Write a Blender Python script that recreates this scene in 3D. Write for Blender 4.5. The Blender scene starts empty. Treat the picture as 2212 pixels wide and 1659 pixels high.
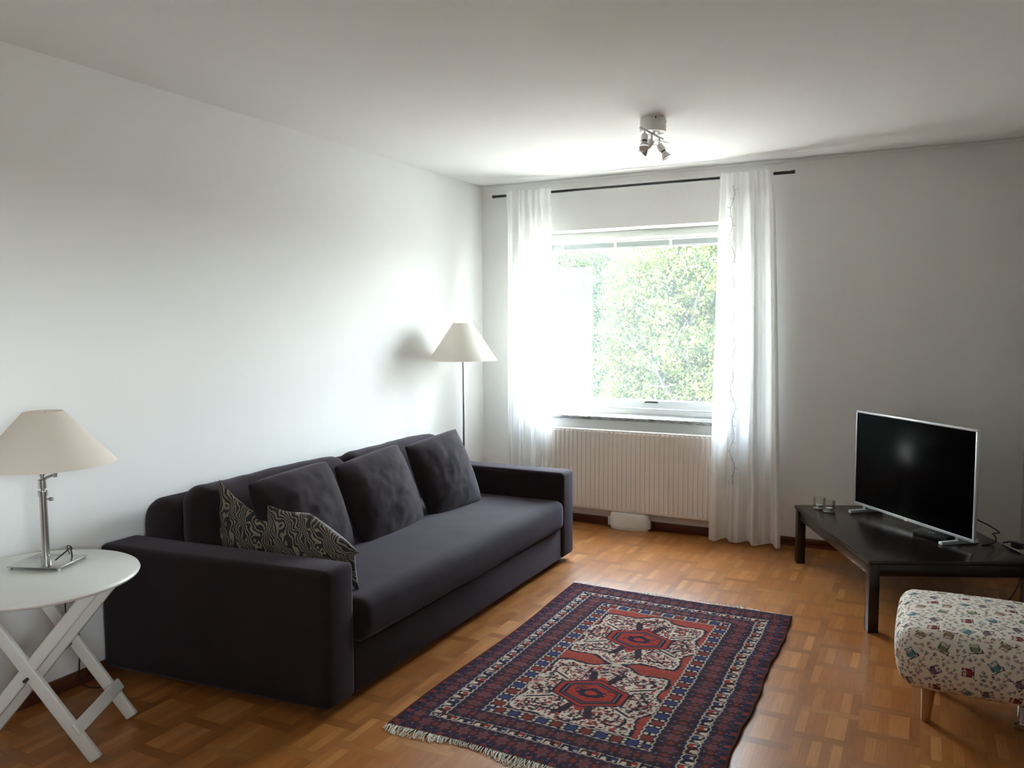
import bpy, bmesh, math, random
import numpy as np
from mathutils import Vector, Matrix, noise

S = bpy.context.scene
COL = S.collection
PI = math.pi

# ------------------------------------------------------------------ camera
cam_d = bpy.data.cameras.new('camera')
cam = bpy.data.objects.new('camera', cam_d)
COL.objects.link(cam)
cam_d.sensor_width = 36.0
cam_d.lens = 1752.7 / 2212.0 * 36.0
cam_d.clip_start = 0.05
cam_d.clip_end = 400
yaw, pitch, roll = math.radians(26.914), math.radians(-4.322), math.radians(-0.242)
fw = Vector((-math.sin(yaw) * math.cos(pitch), math.cos(yaw) * math.cos(pitch), math.sin(pitch)))
r0 = Vector((math.cos(yaw), math.sin(yaw), 0.0))
u0 = r0.cross(fw)
rr = r0 * math.cos(roll) + u0 * math.sin(roll)
uu = -r0 * math.sin(roll) + u0 * math.cos(roll)
m = Matrix(((rr.x, uu.x, -fw.x, 3.0406), (rr.y, uu.y, -fw.y, -5.4945), (rr.z, uu.z, -fw.z, 1.4661), (0, 0, 0, 1)))
cam.matrix_world = m
S.camera = cam

# ------------------------------------------------------------------ light
SUN_STRENGTH = 55.0
SKY_STRENGTH = 12.0
SUN_EL, SUN_AZ = math.radians(33), math.radians(27)      # azimuth measured from the facade plane, from the right
S.view_settings.view_transform = 'Standard'
S.view_settings.look = 'None'
S.view_settings.gamma = 1.0
S.view_settings.use_curve_mapping = False
S.view_settings.exposure = 1.72

W = bpy.data.worlds.new('sky')
S.world = W
W.use_nodes = True
wn = W.node_tree
wn.nodes.clear()
w_out = wn.nodes.new('ShaderNodeOutputWorld')
w_bg = wn.nodes.new('ShaderNodeBackground')
# bright hazy sky: white towards the horizon, bluer overhead, dull green ground below
w_tc = wn.nodes.new('ShaderNodeTexCoord')
w_sep = wn.nodes.new('ShaderNodeSeparateXYZ')
w_ramp = wn.nodes.new('ShaderNodeValToRGB')
wn.links.new(w_tc.outputs['Generated'], w_sep.inputs[0])
w_map = wn.nodes.new('ShaderNodeMapRange')
w_map.inputs['From Min'].default_value = -1.0
w_map.inputs['From Max'].default_value = 1.0
wn.links.new(w_sep.outputs['Z'], w_map.inputs['Value'])
wn.links.new(w_map.outputs[0], w_ramp.inputs['Fac'])
_e = w_ramp.color_ramp.elements
_e[0].position, _e[0].color = 0.49, (0.20, 0.20, 0.19, 1)
_e[1].position, _e[1].color = 1.0, (0.50, 0.68, 1.0, 1)
_n = _e.new(0.505)
_n.color = (0.93, 0.97, 1.0, 1)
_n = _e.new(0.66)
_n.color = (0.80, 0.90, 1.0, 1)
w_dot = wn.nodes.new('ShaderNodeVectorMath')              # brighter around the sun's side of the sky
w_dot.operation = 'DOT_PRODUCT'
w_dot.inputs[1].default_value = (math.cos(SUN_AZ), math.sin(SUN_AZ), 0)
wn.links.new(w_tc.outputs['Generated'], w_dot.inputs[0])
w_m2 = wn.nodes.new('ShaderNodeMapRange')
w_m2.inputs['From Min'].default_value = -1.0
w_m2.inputs['From Max'].default_value = 1.0
w_m2.inputs['To Min'].default_value = 0.30
w_m2.inputs['To Max'].default_value = 1.30
wn.links.new(w_dot.outputs['Value'], w_m2.inputs['Value'])
w_sc = wn.nodes.new('ShaderNodeVectorMath')
w_sc.operation = 'SCALE'
wn.links.new(w_ramp.outputs['Color'], w_sc.inputs[0])
wn.links.new(w_m2.outputs[0], w_sc.inputs['Scale'])
wn.links.new(w_sc.outputs[0], w_bg.inputs['Color'])
w_bg.inputs['Strength'].default_value = SKY_STRENGTH
wn.links.new(w_bg.outputs[0], w_out.inputs['Surface'])

sun_d = bpy.data.lights.new('sun', 'SUN')
sun_d.energy = SUN_STRENGTH
sun_d.angle = math.radians(0.6)
sun_d.color = (1.0, 0.95, 0.86)
sun = bpy.data.objects.new('sun', sun_d)
COL.objects.link(sun)
sd = Vector((-math.cos(SUN_AZ) * math.cos(SUN_EL), -math.sin(SUN_AZ) * math.cos(SUN_EL), -math.sin(SUN_EL)))
sun.rotation_euler = sd.to_track_quat('-Z', 'Y').to_euler()
sun.location = (8, 5, 8)

# the two windows guide the sampling of the sky: the one in view and the added, unseen one in the right wall
for _nm, _loc, _rot, _sx, _sy in (('window_portal', (1.185, 0.44, 1.46), (math.radians(-90), 0, 0), 1.60, 1.42),
                                  ('window_portal', (4.02, -5.775, 1.65), (0, math.radians(90), 0), 1.0, 1.55)):
    pl_d = bpy.data.lights.new(_nm, 'AREA')
    pl_d.shape = 'RECTANGLE'
    pl_d.size, pl_d.size_y = _sx, _sy
    pl_d.cycles.is_portal = True
    pl = bpy.data.objects.new(_nm, pl_d)
    COL.objects.link(pl)
    pl.location = _loc
    pl.rotation_euler = _rot

cy = S.cycles
cy.use_denoising = True
cy.max_bounces = 14
cy.diffuse_bounces = 8
cy.glossy_bounces = 5
cy.transmission_bounces = 10
cy.transparent_max_bounces = 24
cy.sample_clamp_indirect = 12.0
cy.caustics_reflective = False
cy.caustics_refractive = False


# ------------------------------------------------------------------ materials
def new_mat(name):
    mt = bpy.data.materials.new(name)
    mt.use_nodes = True
    nt = mt.node_tree
    nt.nodes.clear()
    out = nt.nodes.new('ShaderNodeOutputMaterial')
    return mt, nt, out


def nd(nt, t, **kw):
    n = nt.nodes.new(t)
    for k, v in kw.items():
        if k.startswith('i_'):
            n.inputs[k[2:]].default_value = v
        else:
            setattr(n, k, v)
    return n


def coords(nt, scale=(1, 1, 1), kind='Object', rot=(0, 0, 0)):
    tc = nd(nt, 'ShaderNodeTexCoord')
    mp = nd(nt, 'ShaderNodeMapping')
    mp.inputs['Scale'].default_value = scale
    mp.inputs['Rotation'].default_value = rot
    nt.links.new(tc.outputs[kind], mp.inputs['Vector'])
    return mp.outputs['Vector']


def principled(name, color, rough=0.6, metal=0.0, var=0.06, vscale=30.0, bump=0.0, bscale=200.0, spec=0.5,
               sheen=0.0, stretch=(1, 1, 1), coat=0.0, sheen_tint=None):
    mt, nt, out = new_mat(name)
    b = nd(nt, 'ShaderNodeBsdfPrincipled')
    b.inputs['Roughness'].default_value = rough
    b.inputs['Metallic'].default_value = metal
    b.inputs['Specular IOR Level'].default_value = spec
    b.inputs['Sheen Weight'].default_value = sheen
    b.inputs['Coat Weight'].default_value = coat
    if sheen_tint:
        b.inputs['Sheen Tint'].default_value = (*sheen_tint, 1)
    vec = coords(nt, stretch)
    nz = nd(nt, 'ShaderNodeTexNoise')
    nz.inputs['Scale'].default_value = vscale
    nz.inputs['Detail'].default_value = 4
    nt.links.new(vec, nz.inputs['Vector'])
    rmp = nd(nt, 'ShaderNodeMapRange')
    rmp.inputs['From Min'].default_value = 0.3
    rmp.inputs['From Max'].default_value = 0.7
    rmp.inputs['To Min'].default_value = 1 - var
    rmp.inputs['To Max'].default_value = 1 + var
    nt.links.new(nz.outputs['Fac'], rmp.inputs['Value'])
    mul = nd(nt, 'ShaderNodeVectorMath', operation='SCALE')
    mul.inputs[0].default_value = color
    nt.links.new(rmp.outputs[0], mul.inputs['Scale'])
    nt.links.new(mul.outputs[0], b.inputs['Base Color'])
    if bump > 0:
        n2 = nd(nt, 'ShaderNodeTexNoise')
        n2.inputs['Scale'].default_value = bscale
        n2.inputs['Detail'].default_value = 3
        nt.links.new(vec, n2.inputs['Vector'])
        bp = nd(nt, 'ShaderNodeBump')
        bp.inputs['Strength'].default_value = bump
        bp.inputs['Distance'].default_value = 0.002
        nt.links.new(n2.outputs['Fac'], bp.inputs['Height'])
        nt.links.new(bp.outputs[0], b.inputs['Normal'])
    nt.links.new(b.outputs[0], out.inputs['Surface'])
    return mt


def attr_mat(name, attr='pattern', rough=0.95, bump=0.25, bscale=350.0, sheen=0.1):
    mt, nt, out = new_mat(name)
    b = nd(nt, 'ShaderNodeBsdfPrincipled')
    b.inputs['Roughness'].default_value = rough
    b.inputs['Specular IOR Level'].default_value = 0.08
    b.inputs['Sheen Weight'].default_value = sheen
    a = nd(nt, 'ShaderNodeAttribute', attribute_name=attr)
    nt.links.new(a.outputs['Color'], b.inputs['Base Color'])
    vec = coords(nt)
    n2 = nd(nt, 'ShaderNodeTexNoise')
    n2.inputs['Scale'].default_value = bscale
    nt.links.new(vec, n2.inputs['Vector'])
    bp = nd(nt, 'ShaderNodeBump')
    bp.inputs['Strength'].default_value = bump
    bp.inputs['Distance'].default_value = 0.003
    nt.links.new(n2.outputs['Fac'], bp.inputs['Height'])
    nt.links.new(bp.outputs[0], b.inputs['Normal'])
    nt.links.new(b.outputs[0], out.inputs['Surface'])
    return mt


def sheer(name, color, transp, transl):
    mt, nt, out = new_mat(name)
    vec = coords(nt, (1, 1, 1))
    nz = nd(nt, 'ShaderNodeTexNoise')
    nz.inputs['Scale'].default_value = 260
    nt.links.new(vec, nz.inputs['Vector'])
    df = nd(nt, 'ShaderNodeBsdfDiffuse')
    df.inputs['Color'].default_value = (*color, 1)
    tl = nd(nt, 'ShaderNodeBsdfTranslucent')
    tl.inputs['Color'].default_value = (*color, 1)
    tp = nd(nt, 'ShaderNodeBsdfTransparent')
    m1 = nd(nt, 'ShaderNodeMixShader')
    m1.inputs[0].default_value = transl
    nt.links.new(df.outputs[0], m1.inputs[1])
    nt.links.new(tl.outputs[0], m1.inputs[2])
    m2 = nd(nt, 'ShaderNodeMixShader')
    mr = nd(nt, 'ShaderNodeMapRange')
    mr.inputs['From Min'].default_value = 0.3
    mr.inputs['From Max'].default_value = 0.7
    mr.inputs['To Min'].default_value = transp * 0.6
    mr.inputs['To Max'].default_value = transp * 1.4
    nt.links.new(nz.outputs['Fac'], mr.inputs['Value'])
    nt.links.new(mr.outputs[0], m2.inputs[0])
    nt.links.new(m1.outputs[0], m2.inputs[1])
    nt.links.new(tp.outputs[0], m2.inputs[2])
    nt.links.new(m2.outputs[0], out.inputs['Surface'])
    return mt


def window_glass(name, dust):
    mt, nt, out = new_mat(name)
    tp = nd(nt, 'ShaderNodeBsdfTransparent')
    tp.inputs['Color'].default_value = (0.96, 0.98, 0.97, 1)
    tl = nd(nt, 'ShaderNodeBsdfTranslucent')
    tl.inputs['Color'].default_value = (0.9, 0.95, 0.95, 1)
    vec = coords(nt)
    nz = nd(nt, 'ShaderNodeTexNoise')
    nz.inputs['Scale'].default_value = 6
    nz.inputs['Detail'].default_value = 6
    nt.links.new(vec, nz.inputs['Vector'])
    mr = nd(nt, 'ShaderNodeMapRange')
    mr.inputs['To Min'].default_value = dust * 0.7
    mr.inputs['To Max'].default_value = dust * 1.3
    nt.links.new(nz.outputs['Fac'], mr.inputs['Value'])
    m1 = nd(nt, 'ShaderNodeMixShader')
    nt.links.new(mr.outputs[0], m1.inputs[0])
    nt.links.new(tp.outputs[0], m1.inputs[1])
    nt.links.new(tl.outputs[0], m1.inputs[2])
    gl = nd(nt, 'ShaderNodeBsdfGlossy')
    gl.inputs['Roughness'].default_value = 0.03
    m2 = nd(nt, 'ShaderNodeMixShader')
    m2.inputs[0].default_value = 0.0
    nt.links.new(m1.outputs[0], m2.inputs[1])
    nt.links.new(gl.outputs[0], m2.inputs[2])
    nt.links.new(m2.outputs[0], out.inputs['Surface'])
    return mt


def cup_glass(name):
    mt, nt, out = new_mat(name)
    tp = nd(nt, 'ShaderNodeBsdfTransparent')
    tp.inputs['Color'].default_value = (0.97, 0.98, 0.975, 1)
    gl = nd(nt, 'ShaderNodeBsdfGlossy')
    gl.inputs['Roughness'].default_value = 0.02
    fr = nd(nt, 'ShaderNodeLayerWeight')
    fr.inputs['Blend'].default_value = 0.35
    vec = coords(nt)
    nz = nd(nt, 'ShaderNodeTexNoise')
    nz.inputs['Scale'].default_value = 40
    nt.links.new(vec, nz.inputs['Vector'])
    bp = nd(nt, 'ShaderNodeBump')
    bp.inputs['Strength'].default_value = 0.05
    nt.links.new(nz.outputs['Fac'], bp.inputs['Height'])
    nt.links.new(bp.outputs[0], gl.inputs['Normal'])
    m2 = nd(nt, 'ShaderNodeMixShader')
    hf = nd(nt, 'ShaderNodeMath', operation='MULTIPLY')
    hf.inputs[1].default_value = 0.55
    nt.links.new(fr.outputs['Fresnel'], hf.inputs[0])
    nt.links.new(hf.outputs[0], m2.inputs[0])
    nt.links.new(tp.outputs[0], m2.inputs[1])
    nt.links.new(gl.outputs[0], m2.inputs[2])
    nt.links.new(m2.outputs[0], out.inputs['Surface'])
    return mt


def parquet(name):
    """woven block parquet: blocks of short staves lengthwise, one crosswise stave between, columns staggered by half"""
    mt, nt, out = new_mat(name)
    L = nt.links.new

    def mth(op, a, b=None, c=None):
        n = nd(nt, 'ShaderNodeMath', operation=op)
        for i, v in enumerate((a, b, c)):
            if v is None:
                continue
            if isinstance(v, (int, float)):
                n.inputs[i].default_value = v
            else:
                L(v, n.inputs[i])
        return n.outputs[0]
    tc = nd(nt, 'ShaderNodeTexCoord')
    sp = nd(nt, 'ShaderNodeSeparateXYZ')
    L(tc.outputs['Object'], sp.inputs[0])
    PX, PY = 0.202, 0.222
    cx = mth('DIVIDE', mth('ADD', sp.outputs['X'], 10.06), PX)
    ci = mth('FLOOR', cx)
    fx = mth('SUBTRACT', cx, ci)
    off = mth('MULTIPLY', mth('MODULO', ci, 2.0), 0.5)
    cyy = mth('ADD', mth('DIVIDE', mth('ADD', sp.outputs['Y'], 20.0), PY), off)
    ri = mth('FLOOR', cyy)
    fy = mth('SUBTRACT', cyy, ri)
    cross = mth('LESS_THAN', fy, 0.2)
    last = mth('GREATER_THAN', fx, 0.83)
    st = mth('FLOOR', mth('MULTIPLY', fx, 6.0))
    stid = mth('ADD', mth('MULTIPLY', cross, 20.0), mth('MULTIPLY', st, mth('SUBTRACT', 1.0, cross)))
    cmb = nd(nt, 'ShaderNodeCombineXYZ')
    L(ci, cmb.inputs[0])
    L(ri, cmb.inputs[1])
    L(stid, cmb.inputs[2])
    wn_ = nd(nt, 'ShaderNodeTexWhiteNoise', noise_dimensions='3D')
    L(cmb.outputs[0], wn_.inputs['Vector'])
    ramp = nd(nt, 'ShaderNodeValToRGB')
    els = ramp.color_ramp.elements
    els[0].position = 0.0
    els[0].color = (0.33, 0.118, 0.030, 1)
    els[1].position = 1.0
    els[1].color = (0.48, 0.215, 0.068, 1)
    e = els.new(0.45)
    e.color = (0.37, 0.140, 0.037, 1)
    e = els.new(0.8)
    e.color = (0.42, 0.170, 0.047, 1)
    L(wn_.outputs['Value'], ramp.inputs['Fac'])
    # grain stretched along each stave
    gx = nd(nt, 'ShaderNodeMapping')
    gx.inputs['Scale'].default_value = (160, 9, 1)
    gy = nd(nt, 'ShaderNodeMapping')
    gy.inputs['Scale'].default_value = (9, 160, 1)
    L(tc.outputs['Object'], gx.inputs['Vector'])
    L(tc.outputs['Object'], gy.inputs['Vector'])
    mv = nd(nt, 'ShaderNodeMix', data_type='VECTOR')
    L(cross, mv.inputs['Factor'])
    L(gx.outputs[0], mv.inputs[4])
    L(gy.outputs[0], mv.inputs[5])
    av = nd(nt, 'ShaderNodeVectorMath', operation='ADD')
    L(mv.outputs[1], av.inputs[0])
    L(cmb.outputs[0], av.inputs[1])
    gn = nd(nt, 'ShaderNodeTexNoise')
    gn.inputs['Scale'].default_value = 1.0
    gn.inputs['Detail'].default_value = 5
    gn.inputs['Distortion'].default_value = 0.6
    L(av.outputs[0], gn.inputs['Vector'])
    gr = nd(nt, 'ShaderNodeMapRange')
    gr.inputs['From Min'].default_value = 0.3
    gr.inputs['From Max'].default_value = 0.7
    gr.inputs['To Min'].default_value = 0.84
    gr.inputs['To Max'].default_value = 1.12
    L(gn.outputs['Fac'], gr.inputs['Value'])
    dk = mth('SUBTRACT', 1.0, mth('MULTIPLY', mth('MAXIMUM', cross, last), 0.17))  # crosswise staves tinted darker to imitate grain reflecting less light; end stave too
    # joints
    jx = mth('ABSOLUTE', mth('SUBTRACT', mth('FRACT', mth('MULTIPLY', fx, 6.0)), 0.5))
    jl = mth('MULTIPLY', mth('GREATER_THAN', jx, 0.485), mth('SUBTRACT', 1.0, cross))
    je = mth('MAXIMUM', mth('LESS_THAN', mth('ABSOLUTE', mth('SUBTRACT', fy, 0.2)), 0.006), mth('LESS_THAN', fy, 0.008))
    jc = mth('LESS_THAN', mth('MINIMUM', fx, mth('SUBTRACT', 1.0, fx)), 0.004)
    joint = mth('MAXIMUM', mth('MAXIMUM', mth('MULTIPLY', jl, 0.35), mth('MULTIPLY', je, 0.6)), mth('MULTIPLY', jc, 0.6))
    fac = mth('MULTIPLY', mth('MULTIPLY', gr.outputs[0], dk), mth('SUBTRACT', 1.0, mth('MULTIPLY', joint, 0.45)))
    sc = nd(nt, 'ShaderNodeVectorMath', operation='SCALE')
    L(ramp.outputs['Color'], sc.inputs[0])
    L(fac, sc.inputs['Scale'])
    b = nd(nt, 'ShaderNodeBsdfPrincipled')
    L(sc.outputs[0], b.inputs['Base Color'])
    wear = nd(nt, 'ShaderNodeTexNoise')
    wear.inputs['Scale'].default_value = 2.2
    L(tc.outputs['Object'], wear.inputs['Vector'])
    rr_ = nd(nt, 'ShaderNodeMapRange')
    rr_.inputs['To Min'].default_value = 0.24
    rr_.inputs['To Max'].default_value = 0.38
    L(wear.outputs['Fac'], rr_.inputs['Value'])
    L(rr_.outputs[0], b.inputs['Roughness'])
    b.inputs['Specular IOR Level'].default_value = 0.5
    bp = nd(nt, 'ShaderNodeBump')
    bp.inputs['Strength'].default_value = 0.12
    bp.inputs['Distance'].default_value = 0.002
    hh = mth('SUBTRACT', mth('MULTIPLY', wn_.outputs['Value'], 0.5), joint)
    L(hh, bp.inputs['Height'])
    L(bp.outputs[0], b.inputs['Normal'])
    L(b.outputs[0], out.inputs['Surface'])
    return mt


def zebra(name):
    mt, nt, out = new_mat(name)
    L = nt.links.new
    tc = nd(nt, 'ShaderNodeTexCoord')
    nz = nd(nt, 'ShaderNodeTexNoise')
    nz.inputs['Scale'].default_value = 6.0
    nz.inputs['Detail'].default_value = 1.5
    L(tc.outputs['UV'], nz.inputs['Vector'])
    sc = nd(nt, 'ShaderNodeVectorMath', operation='MULTIPLY_ADD')
    L(nz.outputs['Color'], sc.inputs[0])
    sc.inputs[1].default_value = (0.30, 0.30, 0.0)
    L(tc.outputs['UV'], sc.inputs[2])
    wv = nd(nt, 'ShaderNodeTexWave', wave_type='BANDS', bands_direction='DIAGONAL')
    wv.inputs['Scale'].default_value = 15.0
    wv.inputs['Distortion'].default_value = 1.6
    wv.inputs['Detail'].default_value = 2.0
    wv.inputs['Detail Scale'].default_value = 3.0
    L(sc.outputs[0], wv.inputs['Vector'])
    rp = nd(nt, 'ShaderNodeValToRGB')
    rp.color_ramp.elements[0].position = 0.60
    rp.color_ramp.elements[0].color = (0.005, 0.004, 0.004, 1)
    rp.color_ramp.elements[1].position = 0.72
    rp.color_ramp.elements[1].color = (0.20, 0.155, 0.11, 1)
    L(wv.outputs['Fac'], rp.inputs['Fac'])
    b = nd(nt, 'ShaderNodeBsdfPrincipled')
    b.inputs['Roughness'].default_value = 0.8
    b.inputs['Sheen Weight'].default_value = 0.15
    L(rp.outputs['Color'], b.inputs['Base Color'])
    L(b.outputs[0], out.inputs['Surface'])
    return mt


def marble(name):
    mt, nt, out = new_mat(name)
    L = nt.links.new
    vec = coords(nt, (6, 25, 25))
    nz = nd(nt, 'ShaderNodeTexNoise')
    nz.inputs['Scale'].default_value = 2.5
    nz.inputs['Detail'].default_value = 8
    nz.inputs['Distortion'].default_value = 1.2
    L(vec, nz.inputs['Vector'])
    rp = nd(nt, 'ShaderNodeValToRGB')
    rp.color_ramp.elements[0].position = 0.35
    rp.color_ramp.elements[0].color = (0.10, 0.10, 0.10, 1)
    rp.color_ramp.elements[1].position = 0.68
    rp.color_ramp.elements[1].color = (0.50, 0.50, 0.48, 1)
    L(nz.outputs['Fac'], rp.inputs['Fac'])
    b = nd(nt, 'ShaderNodeBsdfPrincipled')
    b.inputs['Roughness'].default_value = 0.3
    L(rp.outputs['Color'], b.inputs['Base Color'])
    L(b.outputs[0], out.inputs['Surface'])
    return mt


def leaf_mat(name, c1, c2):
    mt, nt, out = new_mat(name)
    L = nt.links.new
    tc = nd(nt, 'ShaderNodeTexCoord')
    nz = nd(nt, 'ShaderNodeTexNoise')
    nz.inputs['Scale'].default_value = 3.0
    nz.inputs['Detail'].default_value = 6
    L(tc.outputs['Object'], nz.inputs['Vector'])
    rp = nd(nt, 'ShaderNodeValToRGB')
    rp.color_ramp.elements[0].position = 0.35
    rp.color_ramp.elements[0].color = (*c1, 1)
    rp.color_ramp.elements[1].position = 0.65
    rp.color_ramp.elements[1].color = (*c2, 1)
    L(nz.outputs['Fac'], rp.inputs['Fac'])
    b = nd(nt, 'ShaderNodeBsdfPrincipled')
    b.inputs['Roughness'].default_value = 0.45
    L(rp.outputs['Color'], b.inputs['Base Color'])
    tl = nd(nt, 'ShaderNodeBsdfTranslucent')
    L(rp.outputs['Color'], tl.inputs['Color'])
    mx = nd(nt, 'ShaderNodeMixShader')
    mx.inputs[0].default_value = 0.4
    L(b.outputs[0], mx.inputs[1])
    L(tl.outputs[0], mx.inputs[2])
    L(mx.outputs[0], out.inputs['Surface'])
    return mt


M = {}
M['wall'] = principled('wall_paint', (0.80, 0.80, 0.785), 0.85, var=0.012, vscale=2.5, bump=0.06, bscale=260)
M['wall_low_bounce'] = principled('wall_paint_low_bounce', (0.30, 0.29, 0.27), 0.85, var=0.012, vscale=2.5, bump=0.06, bscale=260)  # walls mostly out of view, darkened to cut bounced light
M['ceiling'] = principled('ceiling_paint', (0.80, 0.79, 0.775), 0.9, var=0.01, vscale=2, bump=0.04, bscale=200)
M['floor'] = parquet('parquet')
M['baseboard'] = principled('baseboard_wood', (0.105, 0.032, 0.012), 0.45, var=0.2, vscale=4, stretch=(1, 1, 30))
M['white_paint'] = principled('white_paint', (0.80, 0.81, 0.79), 0.4, var=0.01)
M['marble'] = marble('grey_marble')
M['glass'] = window_glass('dusty_window_glass', 0.016)
M['slat'] = principled('blind_slat', (0.52, 0.57, 0.57), 0.35, var=0.02)
M['clear'] = principled('clear_plastic', (0.85, 0.86, 0.85), 0.3, var=0.02)
M['black_metal'] = principled('black_metal', (0.012, 0.011, 0.014), 0.4, var=0.1)
M['steel'] = principled('brushed_steel', (0.52, 0.50, 0.48), 0.28, 1.0, var=0.06, vscale=60, stretch=(1, 1, 8))
M['chrome'] = principled('chrome', (0.62, 0.62, 0.64), 0.08, 1.0, var=0.01)
M['radiator'] = principled('radiator_enamel', (0.76, 0.72, 0.67), 0.45, var=0.01)
M['plastic_white'] = principled('white_plastic', (0.80, 0.80, 0.77), 0.35, var=0.01)
M['curtain'] = sheer('sheer_curtain', (0.84, 0.84, 0.83), 0.08, 0.38)
M['sofa'] = principled('aubergine_velvet', (0.0155, 0.0092, 0.0094), 0.92, var=0.14, vscale=7, bump=0.25, bscale=420, spec=0.15,
                       sheen=0.12, sheen_tint=(0.85, 0.75, 0.9))
M['zebra'] = zebra('zebra_cloth')
M['shade'] = sheer('cream_shade', (0.90, 0.83, 0.75), 0.02, 0.30)
M['shade_floor'] = sheer('ivory_shade', (0.90, 0.875, 0.81), 0.01, 0.30)
M['table_paint'] = principled('offwhite_paint', (0.72, 0.715, 0.68), 0.32, var=0.015, vscale=8)
M['brass_dark'] = principled('dark_brass', (0.10, 0.075, 0.05), 0.45, 0.8)
M['bench'] = principled('black_brown_veneer', (0.013, 0.0085, 0.0082), 0.24, var=0.25, vscale=5, stretch=(3, 3, 40))
M['tv_frame'] = principled('silver_plastic', (0.56, 0.58, 0.62), 0.35, 0.35, var=0.01)
M['tv_screen'] = principled('tv_screen', (0.003, 0.003, 0.004), 0.34, var=0.02, spec=0.035)
M['black_plastic'] = principled('black_plastic', (0.010, 0.010, 0.011), 0.4, var=0.1)
M['cord'] = principled('dark_cord', (0.015, 0.013, 0.014), 0.5, var=0.1)
M['cup'] = cup_glass('clear_glass')
M['wax'] = principled('white_wax', (0.72, 0.73, 0.70), 0.5, var=0.02)
M['tin'] = principled('aluminium', (0.55, 0.55, 0.55), 0.3, 1.0)
M['gold_glass'] = principled('thick_glass_base', (0.45, 0.41, 0.30), 0.15, var=0.1)
M['leg_wood'] = principled('beech', (0.36, 0.17, 0.06), 0.35, var=0.15, vscale=6, stretch=(30, 30, 1))
M['owl'] = attr_mat('owl_print_cotton', bump=0.1, bscale=500, sheen=0.05)
M['rug'] = attr_mat('woven_rug', bump=0.5, bscale=420, sheen=0.0)
M['fringe'] = principled('cream_fringe', (0.74, 0.69, 0.61), 0.95, var=0.15, vscale=120)
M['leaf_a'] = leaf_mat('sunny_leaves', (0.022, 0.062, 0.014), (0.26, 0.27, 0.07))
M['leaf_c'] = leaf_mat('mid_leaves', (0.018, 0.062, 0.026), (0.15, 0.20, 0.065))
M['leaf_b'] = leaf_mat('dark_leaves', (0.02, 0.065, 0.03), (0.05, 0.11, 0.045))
M['bark'] = principled('bark', (0.16, 0.13, 0.10), 0.9, var=0.3, vscale=15, bump=0.5, bscale=40)
M['bark_pale'] = principled('pale_bark', (0.030, 0.026, 0.020), 0.9, var=0.3, vscale=15)
M['grey_paving'] = principled('grey_paving', (0.22, 0.21, 0.19), 0.95, var=0.3, vscale=3)  # neutral paving colour, keeps green bounce off the ceiling
M['facade'] = principled('render_facade', (0.72, 0.70, 0.66), 0.9, var=0.05, vscale=4)
M['bulb_glass'] = principled('reflector_bulb', (0.62, 0.60, 0.58), 0.12, 0.75, var=0.05)
M['bulb_face'] = principled('bulb_face', (0.75, 0.70, 0.68), 0.15, 0.3, var=0.1, vscale=150)


# ------------------------------------------------------------------ helpers
def link_mesh(name, me, mat, parent=None, smooth=True):
    o = bpy.data.objects.new(name, me)
    COL.objects.link(o)
    me.materials.append(mat)
    if smooth:
        me.polygons.foreach_set('use_smooth', [True] * len(me.polygons))
    if parent is not None:
        off = Vector((0, 0, 0))
        p = parent
        while p is not None:
            off += p.location
            p = p.parent
        me.transform(Matrix.Translation(-off))
        o.parent = parent
    return o


def obj(name, bm, mat, parent=None, smooth=True, angle=40):
    me = bpy.data.meshes.new(name)
    bmesh.ops.recalc_face_normals(bm, faces=bm.faces)
    if smooth:
        for e in bm.edges:
            if len(e.link_faces) == 2:
                e.smooth = e.calc_face_angle(0) < math.radians(angle)
    bm.to_mesh(me)
    bm.free()
    return link_mesh(name, me, mat, parent, smooth)


def thing(name, loc, label, cat, group=None):
    o = bpy.data.objects.new(name, None)
    COL.objects.link(o)
    o.location = loc
    o.empty_display_size = 0.1
    tag(o, label, cat, group)
    return o


def tag(o, label, cat, group=None):
    o['label'] = label
    o['category'] = cat
    if group:
        o['group'] = group
    return o


def struct(o):
    o['kind'] = 'structure'
    return o


def box(bm, x0, x1, y0, y1, z0, z1, bev=0.0, seg=2, mat=None):
    g = bmesh.ops.create_cube(bm, size=1.0)
    vs = g['verts']
    for v in vs:
        v.co = Vector(((x0 + x1) / 2 + v.co.x * (x1 - x0), (y0 + y1) / 2 + v.co.y * (y1 - y0), (z0 + z1) / 2 + v.co.z * (z1 - z0)))
    if bev > 0:
        es = list({e for v in vs for e in v.link_edges})
        r = bmesh.ops.bevel(bm, geom=es, offset=bev, segments=seg, profile=0.5, affect='EDGES')
        vs = list({v for v in r['verts']} | {v for v in vs if v.is_valid})
    if mat is not None:
        allv = {v for v in vs if v.is_valid}
        for v in allv:
            v.co = mat @ v.co
    return vs


def nb():
    return bmesh.new()


def bx(name, x0, x1, y0, y1, z0, z1, mat, parent=None, bev=0.0, seg=2, xf=None):
    bm = nb()
    box(bm, x0, x1, y0, y1, z0, z1, bev, seg)
    if xf is not None:
        bm.transform(xf)
    return obj(name, bm, mat, parent)


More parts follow.
